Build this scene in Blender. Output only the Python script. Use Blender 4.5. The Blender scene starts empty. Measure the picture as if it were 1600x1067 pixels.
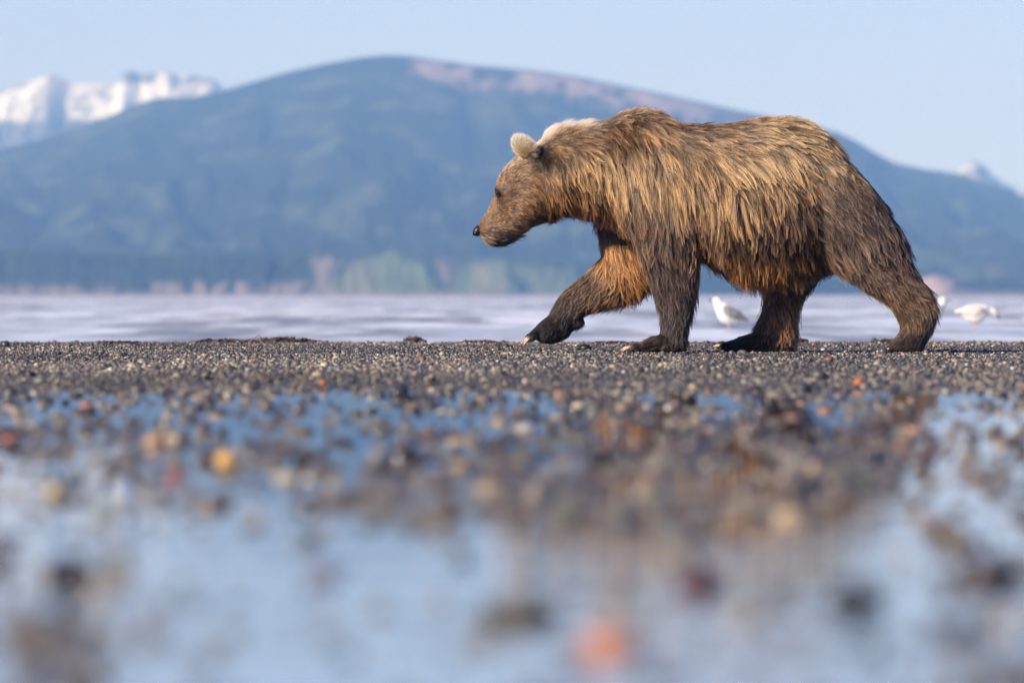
import bpy, bmesh, math, random
import numpy as np
from mathutils import Vector, kdtree

# ------------------------------------------------------------------ camera
SC = bpy.context.scene
COL = SC.collection
F = 17778.0            # focal length in photo pixels (400 mm lens, 1600 px wide)
HY = 462.0             # photo row of the horizon
EYE = 0.31             # camera height above the beach (m)
D = 63.0               # distance to the bear (m)

cam = bpy.data.cameras.new('camera')
camo = bpy.data.objects.new('camera', cam)
COL.objects.link(camo)
cam.sensor_width = 36.0
cam.lens = 400.0
cam.shift_y = -(533.5 - HY) / 1600.0
cam.clip_start = 0.1
cam.clip_end = 60000.0
camo.location = (0, 0, EYE)
camo.rotation_euler = (math.radians(90), 0, 0)
cam.dof.use_dof = True
cam.dof.focus_distance = D - 0.25
cam.dof.aperture_fstop = 7.4
SC.camera = camo

# ------------------------------------------------------------------ light
SUN_EL = math.radians(27)
SUN_AZ = math.radians(47)       # left of straight behind the camera
sd = Vector((-math.sin(SUN_AZ) * math.cos(SUN_EL), -math.cos(SUN_AZ) * math.cos(SUN_EL), math.sin(SUN_EL)))
world = bpy.data.worlds.new('World')
SC.world = world
world.use_nodes = True
wn = world.node_tree.nodes
wl = world.node_tree.links
bg = wn['Background']
sky = wn.new('ShaderNodeTexSky')
sky.sky_type = 'NISHITA'
sky.sun_disc = False
sky.sun_elevation = SUN_EL
sky.sun_rotation = math.atan2(sd.x, sd.y)
sky.air_density = 0.7
sky.dust_density = 0.1
sky.ozone_density = 2.5
tint = wn.new('ShaderNodeMix')          # clear northern air: the whole sky a little bluer
tint.data_type = 'RGBA'
tint.blend_type = 'MULTIPLY'
tint.inputs[0].default_value = 1.0
wl.new(sky.outputs[0], tint.inputs[6])
tint.inputs[7].default_value = (0.455, 0.485, 0.88, 1)
wl.new(tint.outputs[2], bg.inputs['Color'])
bg.inputs['Strength'].default_value = 0.11
sun = bpy.data.lights.new('sun', 'SUN')
sun.energy = 5.0
sun.angle = math.radians(0.5)
sun.color = (1.0, 0.90, 0.77)
suno = bpy.data.objects.new('sun', sun)
COL.objects.link(suno)
suno.rotation_euler = sd.to_track_quat('Z', 'Y').to_euler()
suno.location = (-20, -20, 30)

SC.view_settings.view_transform = 'Standard'
SC.view_settings.look = 'None'
SC.view_settings.gamma = 1.0
SC.view_settings.use_curve_mapping = False
SC.view_settings.exposure = 0.52
SC.render.engine = 'CYCLES'
SC.cycles.use_denoising = True
SC.cycles.denoising_prefilter = 'FAST'      # keep the fine strands of the coat
SC.cycles.max_bounces = 8
SC.cycles.diffuse_bounces = 3
SC.cycles.glossy_bounces = 4
SC.cycles.transmission_bounces = 6
SC.cycles.volume_bounces = 0
SC.cycles.sample_clamp_indirect = 4.0
SC.cycles.caustics_reflective = False
SC.cycles.caustics_refractive = False
SC.cycles_curves.shape = 'THICK'
SC.cycles_curves.subdivisions = 2

rng = np.random.default_rng(7)
random.seed(7)

# ------------------------------------------------------------------ helpers
def P(u, v, y):
    """photo pixel at distance y -> world"""
    return Vector(((u - 800.0) / F * y, y, EYE - (v - HY) / F * y))

def lin(h):
    h = h.lstrip('#')
    c = [int(h[i:i + 2], 16) / 255.0 for i in (0, 2, 4)]
    return [x / 12.92 if x <= 0.04045 else ((x + 0.055) / 1.055) ** 2.4 for x in c]

def mesh_obj(name, verts, faces, mat=None, parent=None, smooth=True):
    me = bpy.data.meshes.new(name)
    me.from_pydata([tuple(v) for v in verts], [], faces)
    me.update()
    if smooth:
        me.polygons.foreach_set('use_smooth', [True] * len(me.polygons))
    o = bpy.data.objects.new(name, me)
    COL.objects.link(o)
    if mat:
        me.materials.append(mat)
    if parent:
        o.parent = parent
    return o

def big_mesh(name, V, Fa, mat, colors=None, smooth=True):
    """numpy arrays -> mesh; Fa is (n,3) or (n,4)"""
    me = bpy.data.meshes.new(name)
    k = Fa.shape[1]
    me.vertices.add(len(V)); me.loops.add(Fa.size); me.polygons.add(len(Fa))
    me.vertices.foreach_set('co', V.astype(np.float32).ravel())
    me.loops.foreach_set('vertex_index', Fa.astype(np.int32).ravel())
    me.polygons.foreach_set('loop_start', np.arange(0, Fa.size, k, dtype=np.int32))
    me.polygons.foreach_set('use_smooth', np.full(len(Fa), smooth))
    me.update(calc_edges=True)
    if colors is not None:
        a = me.attributes.new('pcol', 'FLOAT_COLOR', 'POINT')
        a.data.foreach_set('color', np.concatenate([colors, np.ones((len(V), 1))], 1).astype(np.float32).ravel())
    me.materials.append(mat)
    o = bpy.data.objects.new(name, me)
    COL.objects.link(o)
    return o

def tag(o, label=None, cat=None, group=None, kind=None):
    if label: o['label'] = label
    if cat: o['category'] = cat
    if group: o['group'] = group
    if kind: o['kind'] = kind
    return o

class NT:
    """small node-building helper"""
    def __init__(s, name):
        s.m = bpy.data.materials.new(name); s.m.use_nodes = True
        s.t = s.m.node_tree; s.t.nodes.clear()
        s.out = s.t.nodes.new('ShaderNodeOutputMaterial')
    def n(s, typ, **kw):
        nd = s.t.nodes.new('ShaderNode' + typ)
        for k, v in kw.items():
            if k.startswith('_'):
                setattr(nd, k[1:], v)
            else:
                inp = nd.inputs[int(k[1:])] if k[0] == 'i' and k[1:].isdigit() else nd.inputs[k.replace('__', ' ')]
                if isinstance(v, bpy.types.NodeSocket): s.t.links.new(v, inp)
                else: inp.default_value = v
        return nd
    def surf(s, sock): s.t.links.new(sock, s.out.inputs['Surface']); return s.m
    def mix(s, fac, a, b, bt='MIX'):
        nd = s.t.nodes.new('ShaderNodeMix'); nd.data_type = 'RGBA'; nd.blend_type = bt
        for sock, v in ((nd.inputs[0], fac), (nd.inputs[6], a), (nd.inputs[7], b)):
            if isinstance(v, bpy.types.NodeSocket): s.t.links.new(v, sock)
            else: sock.default_value = v
        return nd.outputs[2]
    def ramp(s, fac, stops, interp='LINEAR'):
        nd = s.t.nodes.new('ShaderNodeValToRGB'); s.t.links.new(fac, nd.inputs[0])
        cr = nd.color_ramp; cr.interpolation = interp
        while len(cr.elements) < len(stops): cr.elements.new(0.5)
        for e, (p, c) in zip(cr.elements, stops):
            e.position = p; e.color = (*c, 1) if len(c) == 3 else c
        return nd.outputs[0]
    def math(s, op, a, b=0.0, c=None, clamp=False):
        nd = s.t.nodes.new('ShaderNodeMath'); nd.operation = op; nd.use_clamp = clamp
        for i, v in enumerate((a, b) if c is None else (a, b, c)):
            if isinstance(v, bpy.types.NodeSocket): s.t.links.new(v, nd.inputs[i])
            else: nd.inputs[i].default_value = v
        return nd.outputs[0]
    def noise(s, scale, vec=None, detail=4, rough=0.5, mapscale=None):
        if vec is None: vec = s.n('NewGeometry').outputs['Position']
        if mapscale:
            mp = s.n('Mapping'); mp.inputs['Scale'].default_value = mapscale
            s.t.links.new(vec, mp.inputs[0]); vec = mp.outputs[0]
        nd = s.n('TexNoise', Scale=scale, Detail=detail, Roughness=rough, Vector=vec)
        return nd.outputs['Fac']
    def range(s, v, a, b, c=0.0, d=1.0):
        nd = s.n('MapRange'); nd.clamp = True
        s.t.links.new(v, nd.inputs[0])
        for i, x in zip((1, 2, 3, 4), (a, b, c, d)): nd.inputs[i].default_value = x
        return nd.outputs[0]
    def bump(s, h, strength, dist):
        nd = s.n('Bump', Strength=strength, Distance=dist); s.t.links.new(h, nd.inputs['Height']); return nd.outputs[0]

def c3(*a): return (*a, 1.0)

def vnoise(x, y, seed=0):
    """smooth value noise in numpy"""
    xi = np.floor(x).astype(np.int64); yi = np.floor(y).astype(np.int64)
    xf = x - xi; yf = y - yi
    def h(a, b):
        n = (a * 374761393 + b * 668265263 + seed * 974634777) & 0x7fffffff
        n = ((n ^ (n >> 13)) * 1274126177) & 0x7fffffff
        return ((n ^ (n >> 16)) & 0xffff) / 65535.0
    u = xf * xf * (3 - 2 * xf); v = yf * yf * (3 - 2 * yf)
    return (h(xi, yi) * (1 - u) + h(xi + 1, yi) * u) * (1 - v) + (h(xi, yi + 1) * (1 - u) + h(xi + 1, yi + 1) * u) * v

def fbm(x, y, oct=4, seed=0, gain=0.5):
    s = 0; a = 1; t = 0
    for o in range(oct):
        s = s + a * vnoise(x * 2 ** o + 17.3 * o, y * 2 ** o - 9.1 * o, seed + o); t += a; a *= gain
    return s / t

def grid(name, X, Y, Z, mat, colors=None):
    r, c = X.shape
    V = np.stack([X, Y, Z], -1).reshape(-1, 3)
    idx = np.arange(r * c).reshape(r, c)
    Fa = np.stack([idx[:-1, :-1], idx[:-1, 1:], idx[1:, 1:], idx[1:, :-1]], -1).reshape(-1, 4)
    return big_mesh(name, V, Fa, mat, colors)

# ------------------------------------------------------------------ ground: beach, pool, sea
POOL = -0.012
SEA = -0.1
def beach_z(x, y):
    z = np.where(y < 36, -0.028, -0.006)
    t = np.clip((y - 34.0) / 7.0, 0, 1); z = -0.028 + t * t * (3 - 2 * t) * 0.022
    z = z + 0.010 * t * (fbm(x * 0.35, y * 0.25, 3, 9) - 0.5)
    t2 = np.clip((y - 76.0) / 22.0, 0, 1)
    return z - t2 * t2 * 1.0

ys = np.concatenate([np.linspace(-60, 6, 20)[:-1], np.linspace(6, 40, 170)[:-1], np.linspace(40, 100, 160)[:-1], np.linspace(100, 220, 10)])
ts = np.linspace(-1, 1, 141)
Yg = np.repeat(ys[:, None], len(ts), 1)
Xg = ts[None, :] * (4.0 + 0.09 * np.abs(Yg) + np.where(Yg > 100, (Yg - 100) * .3, 0))
m = NT('shingle_bed')
g1 = m.noise(60, detail=6, rough=0.7)
g2 = m.noise(9, detail=3)
colr = m.ramp(g1, [(0.3, (0.018, 0.017, 0.018)), (0.5, (0.06, 0.055, 0.05)), (0.62, (0.13, 0.115, 0.09)), (0.75, (0.22, 0.2, 0.16))])
colr = m.mix(m.range(g2, 0.35, 0.65), colr, c3(0.05, 0.043, 0.038))
bs = m.n('BsdfPrincipled', Base__Color=colr, Roughness=0.55)
m.t.links.new(m.bump(g1, 0.8, 0.01), bs.inputs['Normal'])
M_bed = m.surf(bs.outputs[0])
beach = grid('beach', Xg, Yg, beach_z(Xg, Yg), M_bed)
tag(beach, kind='structure')

# shallow pool sheet over the flat
m = NT('pool_water')
w1 = m.noise(1.0, mapscale=(3.0, 2.2, 1), detail=3)
py = m.n('SeparateXYZ', Vector=m.n('NewGeometry').outputs['Position']).outputs['Y']
w1 = m.math('MULTIPLY', w1, m.range(py, 12.0, 19.0, 1.0, 0.22))      # wind reaches the open pool, not the thin water between stones
bs = m.n('BsdfPrincipled', Base__Color=c3(0.035, 0.038, 0.045), Roughness=0.02, IOR=1.33)
m.t.links.new(m.bump(w1, 1.0, 0.0055), bs.inputs['Normal'])
gl = m.n('BsdfTransparent')
fr = m.n('Fresnel', IOR=1.33)
lw = m.range(fr.outputs[0], 0.02, 0.4)
mx = m.n('MixShader'); m.t.links.new(lw, mx.inputs[0]); m.t.links.new(gl.outputs[0], mx.inputs[1]); m.t.links.new(bs.outputs[0], mx.inputs[2])
M_pool = m.surf(mx.outputs[0])
pool = mesh_obj('tide_pool', [(-4.5, -8, POOL), (4.5, -8, POOL), (8.2, 42, POOL), (-8.2, 42, POOL)], [(0, 1, 2, 3)], M_pool)
tag(pool, kind='structure')

# sea with wave geometry
yy = np.concatenate([np.linspace(82, 420, 420)[:-1], np.geomspace(420, 6300, 160)])
tt = np.linspace(-1, 1, 161)
Ys = np.repeat(yy[:, None], len(tt), 1)
Xs = tt[None, :] * (10 + 0.085 * Ys)
amp = np.clip((Ys - 95) / 90, 0.12, 1) * 1.3
ph = fbm(Xs * 0.03, Ys * 0.03, 3, 21) * 9
Zw = 0.085 * np.abs(np.sin(Ys * 0.11 + ph * 0.8)) ** 6 + 0.045 * np.sin(Ys * 0.62 + ph) + 0.03 * np.sin(Ys * 1.37 + Xs * 0.22 + ph * 1.7) + 0.06 * (fbm(Xs * 0.25, Ys * 0.8, 3, 30) - 0.5)
Zw = Zw * amp * np.where(Ys > 420, 0.35, 1.0) * 0.55
m = NT('sea_water')
f1 = m.noise(1.0, mapscale=(0.42, 0.022, 1), detail=4, rough=0.6)
f2 = m.noise(1.0, mapscale=(1.1, 0.10, 1), detail=4)
silt_waves = m.ramp(f1, [(0.42, (0.76, 0.79, 0.78)), (0.50, (0.62, 0.63, 0.60)), (0.55, (0.40, 0.39, 0.34)), (0.60, (0.30, 0.30, 0.29))])
f3 = m.noise(1.0, mapscale=(0.22, 0.010, 1), detail=3)
f4 = m.noise(1.0, mapscale=(0.55, 0.045, 1), detail=6, rough=0.65)
silt_waves = m.mix(m.range(f4, 0.40, 0.60), m.mix(1.0, silt_waves, c3(0.72, 0.73, 0.75), 'MULTIPLY'), m.mix(1.0, silt_waves, c3(1.15, 1.15, 1.15), 'MULTIPLY'))  # light and dark of wave streaks painted over the silt colour
foam = m.math('MULTIPLY', m.range(f3, 0.505, 0.56), m.range(f2, 0.42, 0.54))
cw = m.mix(foam, silt_waves, c3(0.9, 0.9, 0.9))
bs = m.n('BsdfPrincipled', Base__Color=cw, Roughness=0.35, IOR=1.33)
m.t.links.new(m.bump(m.noise(1.0, mapscale=(0.9, 1.4, 1), detail=4), 0.5, 0.15), bs.inputs['Normal'])
M_sea = m.surf(bs.outputs[0])
sea = grid('sea', Xs, Ys, SEA + Zw, M_sea)
tag(sea, kind='structure')

# ------------------------------------------------------------------ far shore and mountains
def interp_ridge(pts):
    u = [p[0] for p in pts]; v = [p[1] for p in pts]
    return lambda q: np.interp(q, u, v)

def sstep(x, a, b):
    t = np.clip((x - a) / (b - a), 0, 1); return t * t * (3 - 2 * t)

# the big mountain: ridge at 10 km
RY = 10000.0
rid = interp_ridge([(-1200, 330), (-500, 290), (-200, 262), (0, 234), (60, 218), (110, 203), (170, 181), (210, 163), (250, 152), (300, 151),
    (350, 141), (400, 126), (450, 112), (500, 101), (560, 90), (600, 86), (640, 87), (690, 95), (750, 103), (830, 109), (900, 119), (960, 131), (1040, 147),
    (1120, 165), (1200, 182), (1270, 196), (1310, 207), (1340, 221), (1365, 237), (1400, 255), (1450, 265), (1500, 271), (1540, 285), (1600, 306),
    (1700, 335), (1900, 370), (2400, 400), (2900, 415)])
uu = np.linspace(-900, 2500, 520)
kk = np.concatenate([np.linspace(0, 1, 230), np.linspace(1, 1.5, 16)[1:]])
U, K = np.meshgrid(uu, kk)
sh_y = 6150.0
Ym = sh_y + (RY - sh_y) * K
Xm = (U - 800) / F * RY * (0.72 + 0.28 * np.clip(K, 0, 1))
H = (HY - rid(U)) / F * RY
gul = fbm(U / 60.0 + K * 2, K * 5, 5, 40)
prof = np.where(K <= 1, 0.04 + 0.96 * np.clip(K, 0, 1) ** 1.35, 1 - (np.clip(K, 1, 2) - 1) * 1.2)
Zm = H * prof + np.where(K < 1, (gul - 0.5) * 34 * np.sin(np.pi * np.clip(K, 0, 1)) ** 0.8, 0)
Zm += np.where(K <= 1, (fbm(U / 14.0, K * 20, 3, 44) - 0.5) * 7 * np.clip(1.02 - K, 0, 1), 0)
Zm = np.maximum(Zm * sstep(U, -900, -350) * (1 - sstep(U, 2000, 2500)), 0.5)
m = NT('mountain_slope')
a = m.n('Attribute', _attribute_name='pcol')
n1 = m.noise(0.02, detail=6, rough=0.65)
cc = m.mix(m.range(n1, 0.3, 0.7, 0.0, 0.8), a.outputs['Color'], c3(0.6, 0.6, 0.6), 'MULTIPLY')
bs = m.n('BsdfPrincipled', Base__Color=cc, Roughness=0.95, Specular__IOR__Level=0.1)
M_mtn = m.surf(bs.outputs[0])
base = np.array([0.022, 0.036, 0.022])
grass = np.array([0.11, 0.135, 0.055])
scree = np.array([0.42, 0.32, 0.29])
wg = (sstep(fbm(U / 60.0 + K * 5, K * 22, 5, 51), 0.52, 0.70) * 0.6)[..., None]
vrow = HY - Zm / Ym * F
Ur = 800 + Xm / Ym * F
dv = vrow - rid(Ur)
wsc = sstep(Ur, 625, 660) * (1 - 0.6 * sstep(Ur, 755, 775) * (1 - sstep(Ur, 785, 800))) * (1 - sstep(Ur, 1060, 1180)) * sstep(fbm(Ur / 22.0, dv / 16.0, 4, 57), 0.30, 0.52) * sstep(dv, 0, 6) * (1 - sstep(dv + 26 * fbm(Ur / 9.0, dv / 40., 3, 58), 34, 54))
Cm = base + (grass - base) * wg
Cm = Cm + (scree - Cm) * wsc[..., None]
mountain = grid('mountain', Xm, Ym, Zm, M_mtn, Cm.reshape(-1, 3))
tag(mountain, kind='structure')

# low grassy spur in front of the mountain's left foot
SY = 7800.0
srid = interp_ridge([(-1200, 200), (-600, 230), (-200, 270), (0, 310), (60, 338), (110, 365), (160, 390), (260, 405), (500, 415), (900, 420), (1300, 425), (1700, 415), (2500, 420)])
uu = np.linspace(-900, 2500, 260); kk = np.concatenate([np.linspace(0, 1, 50), np.linspace(1, 1.4, 8)[1:]])
U, K = np.meshgrid(uu, kk)
Ym = 6120 + (SY - 6120) * K
Xm = (U - 800) / F * SY * (0.8 + 0.2 * np.clip(K, 0, 1))
H = (HY - srid(U)) / F * SY
Zm = H * np.where(K <= 1, np.clip(K, 0, 1) ** 1.2, 1 - (K - 1) * 2) + (fbm(U / 40.0, K * 4, 4, 60) - 0.5) * 10 * np.sin(np.pi * np.clip(K, 0, 1))
wg = sstep(fbm(U / 50.0, K * 5, 4, 61), 0.4, 0.7)[..., None]
Cm = base + (np.array([0.09, 0.1, 0.05]) - base) * wg
foothills = grid('foothills', Xm, Ym, np.maximum(Zm * sstep(U, -900, -300) * (1 - sstep(U, 2000, 2500)), 0.3), M_mtn, Cm.reshape(-1, 3))
tag(foothills, kind='structure')

# eroding bluff along the far shore, 6 km away
BY = 6000.0
btop = interp_ridge([(-900, 392), (0, 392), (120, 396), (260, 399), (400, 400), (480, 397), (505, 393), (530, 396), (560, 392), (610, 390), (650, 402), (690, 400), (720, 402), (770, 402), (850, 408),
    (900, 414), (960, 422), (1040, 428), (1120, 432), (1250, 436), (1400, 440), (1440, 437), (1465, 432), (1490, 440), (1510, 446), (1600, 448), (2500, 446)])
uu = np.linspace(-900, 2500, 1100); kk = np.linspace(0, 1, 44)
U, K = np.meshgrid(uu, kk)
H = (HY - btop(U)) / F * BY
spur = vnoise(U / 85.0, U * 0, 71)                      # buttresses that come forward
fold = np.abs(((U - 590) / 150.0) % 1.0 - 0.5) * 2      # alternating spurs and gullies
face = np.clip(K / 0.72, 0, 1)
Ym = BY + face * (38 + 45 * spur + 30 * fold * (U > 420) * (U < 960)) + np.clip((K - 0.72) / 0.28, 0, 1) * 160 - 18 * spur
Ym = Ym + (fbm(U / 9.0, K * 3, 4, 73) - 0.5) * 8 * (1 - np.clip((K - .9) / .1, 0, 1))
Zm = 0.1 + H * (face ** 0.9) * (1 - 0.0 * K) + np.clip((K - 0.72) / 0.28, 0, 1) * 1.2 + (fbm(U / 6.0, K * 8, 3, 75) - 0.5) * 1.4 * (K > 0.02)
Xm = (U - 800) / F * Ym
pink = np.array([0.25, 0.20, 0.19]); gr = np.array([0.12, 0.17, 0.09]); dk = np.array([0.016, 0.030, 0.022]); pale = np.array([0.30, 0.27, 0.16])
nz = fbm(U / 22.0, K * 3.0, 4, 77)
U0 = U; U = U + 40 * (fbm(U / 30.0, K * 2.2, 4, 76) - 0.5)
Cm = np.broadcast_to(dk, U.shape + (3,)).copy()
def paint(w, c):
    global Cm
    Cm = Cm + (c - Cm) * np.clip(w, 0, 1)[..., None]
paint(0.8 * sstep(nz, 0.5, 0.62) * (U < 480), np.array([0.03, 0.05, 0.03]))
paint(sstep(fbm(U / 18.0, K * 1.2, 4, 78), 0.42, 0.55) * (1 - sstep(K, 0.10, 0.30)) * (U < 480) * sstep(U, 120, 250), pink)
paint(0.8 * (1 - sstep(K, 0.08, 0.22)) * (U < 120), pink * 0.8)
def band(l, r, e=12.0):
    return sstep(U, l - e, l + e) * (1 - sstep(U, r - e, r + e))
paint(band(494 - 14 * K, 516 + 34 * K) * sstep(nz + .3, .55, .8) * .8, pink)
paint(band(512 + 40 * K, 690 - 45 * K) * .95, gr)
paint(band(530 + 36 * K, 580 + 12 * K, 14) * .55, pale)
paint(band(690 - 45 * K, 708 - 40 * K) * .9, dk * 1.5)
paint(band(706 - 46 * K, 708 + 18 * K) * .75, pink)
paint(band(712 + 14 * K, 802 - 6 * K) * .95, gr)
paint(band(735, 770, 14) * .45 * sstep(nz, .4, .6), pale)
paint(band(770 - 4 * K, 792, 9) * .5 * sstep(nz, .35, .6), pink)
paint(band(822 - 10 * K, 900 - 8 * K, 12) * .8, gr)
paint(band(840, 880, 16) * .4 * sstep(nz, .4, .6), pale)
paint(sstep(K + .5 * (nz - .5), .56, .70) * (U > 470) * (U < 1000) * .75, dk * 1.8)
paint((1 - sstep(np.abs(U - 1465), 18, 36)) * 1.0, np.array([0.45, 0.34, 0.30]))
paint((1 - sstep(K, 0.25, 0.5)) * sstep(U, 1470, 1500) * 0.8, pink * 0.9)
paint((1 - sstep(K, 0.03, 0.10)) * 0.8, pink * 0.8)
bluff = grid('coastal_bluff', Xm, Ym, Zm, M_mtn, Cm.reshape(-1, 3))
tag(bluff, kind='structure')

# far wood on the bluff (reads as one mass)
tv, tf, tc = [], [], []
def add_tree(x, y, z, h, r, col):
    n = 6; b = len(tv)
    for lv, (hh, rr) in enumerate(((0.0, 0.55), (0.25, 1.0), (0.5, 0.75), (0.8, 0.35))):
        for i in range(n):
            a = 2 * math.pi * (i + 0.5 * lv) / n
            k = random.uniform(0.75, 1.2)
            tv.append((x + r * rr * k * math.cos(a), y + r * rr * k * math.sin(a), z + h * hh)); tc.append(col)
    tv.append((x, y, z + h)); tc.append(col)
    for lv in range(3):
        for i in range(n):
            p, q = b + lv * n + i, b + lv * n + (i + 1) % n
            tf.append((p, q, q + n)); tf.append((p, q + n, p + n))
    for i in range(n): tf.append((b + 3 * n + i, b + 3 * n + (i + 1) % n, b + 4 * n))
for i in range(2600):
    u = random.uniform(-850, 500) if random.random() < 0.75 else random.uniform(560, 2300)
    if 430 < u < 500 and random.random() < .6: continue
    if 720 < u < 900 and random.random() < .7: continue
    hb = (HY - float(btop(u))) / F * BY
    if u < 470:
        k = random.random() ** 0.7 * 0.75 + 0.25
    else:
        k = 1.0
    y = BY + 45 + (90 * k if k < 1 else random.uniform(60, 190)) + random.uniform(-10, 20)
    if k < 1 and k < .5 and random.random() < .35: continue
    z = hb * (k ** 0.9) - 2.2
    h = random.uniform(1.8, 4.2)
    c = np.array([0.018, 0.032, 0.022]) * random.uniform(0.7, 1.7)
    add_tree((u - 800) / F * y, y, z, h, random.uniform(0.9, 2.2), c)
m = NT('far_foliage')
a = m.n('Attribute', _attribute_name='pcol')
M_ff = m.surf(m.n('BsdfPrincipled', Base__Color=a.outputs['Color'], Roughness=0.95, Specular__IOR__Level=0.1).outputs[0])
wood = big_mesh('far_wood', np.array(tv), np.array(tf), M_ff, np.array(tc), smooth=False)
tag(wood, 'dark spruce wood covering the far shore bluff', 'forest', kind='stuff')

# snow mountains, 16 km
NY = 13600.0
snr = interp_ridge([(-1100, 300), (-700, 200), (-420, 150), (-250, 190), (-120, 160), (0, 143), (30, 133), (55, 125), (78, 117), (98, 122), (112, 129), (150, 130), (182, 131), (192, 117), (200, 110), (214, 113), (222, 119),
    (240, 112), (262, 112), (275, 118), (290, 115), (318, 121), (335, 124), (350, 138), (420, 170), (560, 240), (1000, 330), (1400, 330), (1470, 292), (1497, 268), (1508, 256), (1522, 250), (1538, 259), (1556, 278), (1580, 291), (1600, 296),
    (1650, 285), (1800, 310), (2500, 360)])
uu = np.linspace(-1000, 2300, 900); kk = np.concatenate([np.linspace(0, 1, 90), np.linspace(1, 1.5, 10)[1:]])
U, K = np.meshgrid(uu, kk)
SN0 = 12300.0
Ym = SN0 + (NY - SN0) * K
Xm = (U - 800) / F * NY
H = (HY - snr(U)) / F * NY
# ribs running down towards the viewer
Hs = (HY - snr(78 + (U - 78) * (0.25 + 0.75 * K))) / F * NY
Kc = np.clip(K, 0, 1)
rib = (1 - np.abs(((U - 78 - 26 * (1 - Kc)) / 95.0) % 1.0 - 0.5) * 2)
Zm = H * np.where(K <= 1, Kc ** 1.15, 1 - (K - 1) * 1.5)
Zm += np.where(K < 1, ((1 - rib) * 11 + (fbm(U / 18.0, K * 16, 5, 81) - 0.5) * 30) * np.sin(np.pi * Kc) ** 0.7, 0)
vv = HY - Zm / Ym * F
snow = np.array([0.66, 0.70, 0.75]); rock = np.array([0.10, 0.11, 0.14])
nz = fbm(U / 15.0 + vv / 30.0, vv / 9.0, 5, 83)
pk = 1 - sstep(np.abs(U - 84 - (vv - 118) * 0.06) + 26 * (nz - .5), 4 + np.clip(vv - 118, 0, 70) * .26, 12 + np.clip(vv - 118, 0, 70) * .34)
pk2 = (sstep(U, 180, 190) * (1 - sstep(U, 236, 250)) + sstep(U, 262, 275) * (1 - sstep(U, 280, 286)) + sstep(U, 300, 312)) * (1 - sstep(vv, 124, 136))
low = sstep(vv + 18 * (nz - .5), 183, 192) * (U < 700)
rk = np.clip(pk * (0.25 + nz) + pk2 * (0.3 + 1.1 * nz) + low * (1 - 0.5 * (nz > 0.62)) + 0.7 * sstep(nz, 0.55, 0.66) + (U > 1400) * (.35 + .6 * sstep(nz, .42, .55)), 0, 1)
Cm = snow + (rock - snow) * rk[..., None]
m = NT('snow_and_rock')
a = m.n('Attribute', _attribute_name='pcol')
M_sn = m.surf(m.n('BsdfPrincipled', Base__Color=a.outputs['Color'], Roughness=0.8, Specular__IOR__Level=0.2).outputs[0])
snowm = grid('snow_mountains', Xm, Ym, np.maximum(Zm * sstep(U, -1000, -500), 0.5), M_sn, Cm.reshape(-1, 3))
tag(snowm, kind='structure')

# the air itself
hx, hy0, hy1, hz0, hz1 = 3600.0, -120.0, 16000.0, -2.6, 520.0
haze = mesh_obj('haze', [(-hx, hy0, hz0), (hx, hy0, hz0), (hx, hy1, hz0), (-hx, hy1, hz0), (-hx, hy0, hz1), (hx, hy0, hz1), (hx, hy1, hz1), (-hx, hy1, hz1)],
    [(0, 3, 2, 1), (4, 5, 6, 7), (0, 1, 5, 4), (1, 2, 6, 5), (2, 3, 7, 6), (3, 0, 4, 7)], smooth=False)
m = NT('haze_air')
pv = m.n('VolumePrincipled', Density=0.9e-4, Anisotropy=-0.25)
pv.inputs['Color'].default_value = (0.23, 0.48, 1.0, 1)
pv.inputs['Absorption Color'].default_value = (1, 1, 1, 1)
m.t.links.new(pv.outputs[0], m.out.inputs['Volume'])
haze.data.materials.append(m.m)
tag(haze, 'pale blue air haze over the bay', 'haze', kind='stuff')


# ------------------------------------------------------------------ the bear
SECT = 22
def ring(c, a, b, n=SECT, p=2.0):
    """closed ring: centre c, half axes a and b, superellipse power p"""
    out = []
    for i in range(n):
        t = 2 * math.pi * i / n
        ct, st = math.cos(t), math.sin(t)
        k = (abs(ct) ** p + abs(st) ** p) ** (-1.0 / p)
        out.append(c + a * (ct * k) + b * (st * k))
    return out

def sweep(V, Fc, rings):
    n = len(rings[0]); b = len(V)
    for r in rings: V.extend(r)
    for k in range(len(rings) - 1):
        for i in range(n):
            p = b + k * n + i; q = b + k * n + (i + 1) % n
            Fc.append((p, q, q + n, p + n))
    for k, flip in ((0, True), (len(rings) - 1, False)):
        c = len(V); cen = sum(rings[k], Vector()) / n; V.append(cen)
        for i in range(n):
            p = b + k * n + i; q = b + k * n + (i + 1) % n
            Fc.append((q, p, c) if flip else (p, q, c))

def resample(rows, m=4):
    """Catmull-Rom subdivision of table rows"""
    R = np.array(rows, float); out = []
    for i in range(len(R) - 1):
        p0 = R[max(i - 1, 0)]; p1 = R[i]; p2 = R[i + 1]; p3 = R[min(i + 2, len(R) - 1)]
        for j in range(m):
            t = j / m
            out.append(0.5 * ((2 * p1) + (-p0 + p2) * t + (2 * p0 - 5 * p1 + 4 * p2 - p3) * t * t + (-p0 + 3 * p1 - 3 * p2 + p3) * t ** 3))
    out.append(R[-1]); return out

def pair_sweep(V, Fc, rows, inset=0.0, p=2.0):
    """rows: (uA, vA, uB, vB, half width in y, y centre): two outline points in the photo and a depth"""
    rg = []
    for (ua, va, ub, vb, wy, yc) in resample(rows):
        A = P(ua, va, D); B = P(ub, vb, D)
        c = (A + B) / 2; h = (A - B) / 2
        if h.length > 0: h = h * max(0.25, (h.length - inset) / h.length)
        c = Vector((c.x, D + yc, c.z))
        rg.append(ring(c, h, Vector((0, wy, 0)), p=p))
    sweep(V, Fc, rg)

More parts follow.
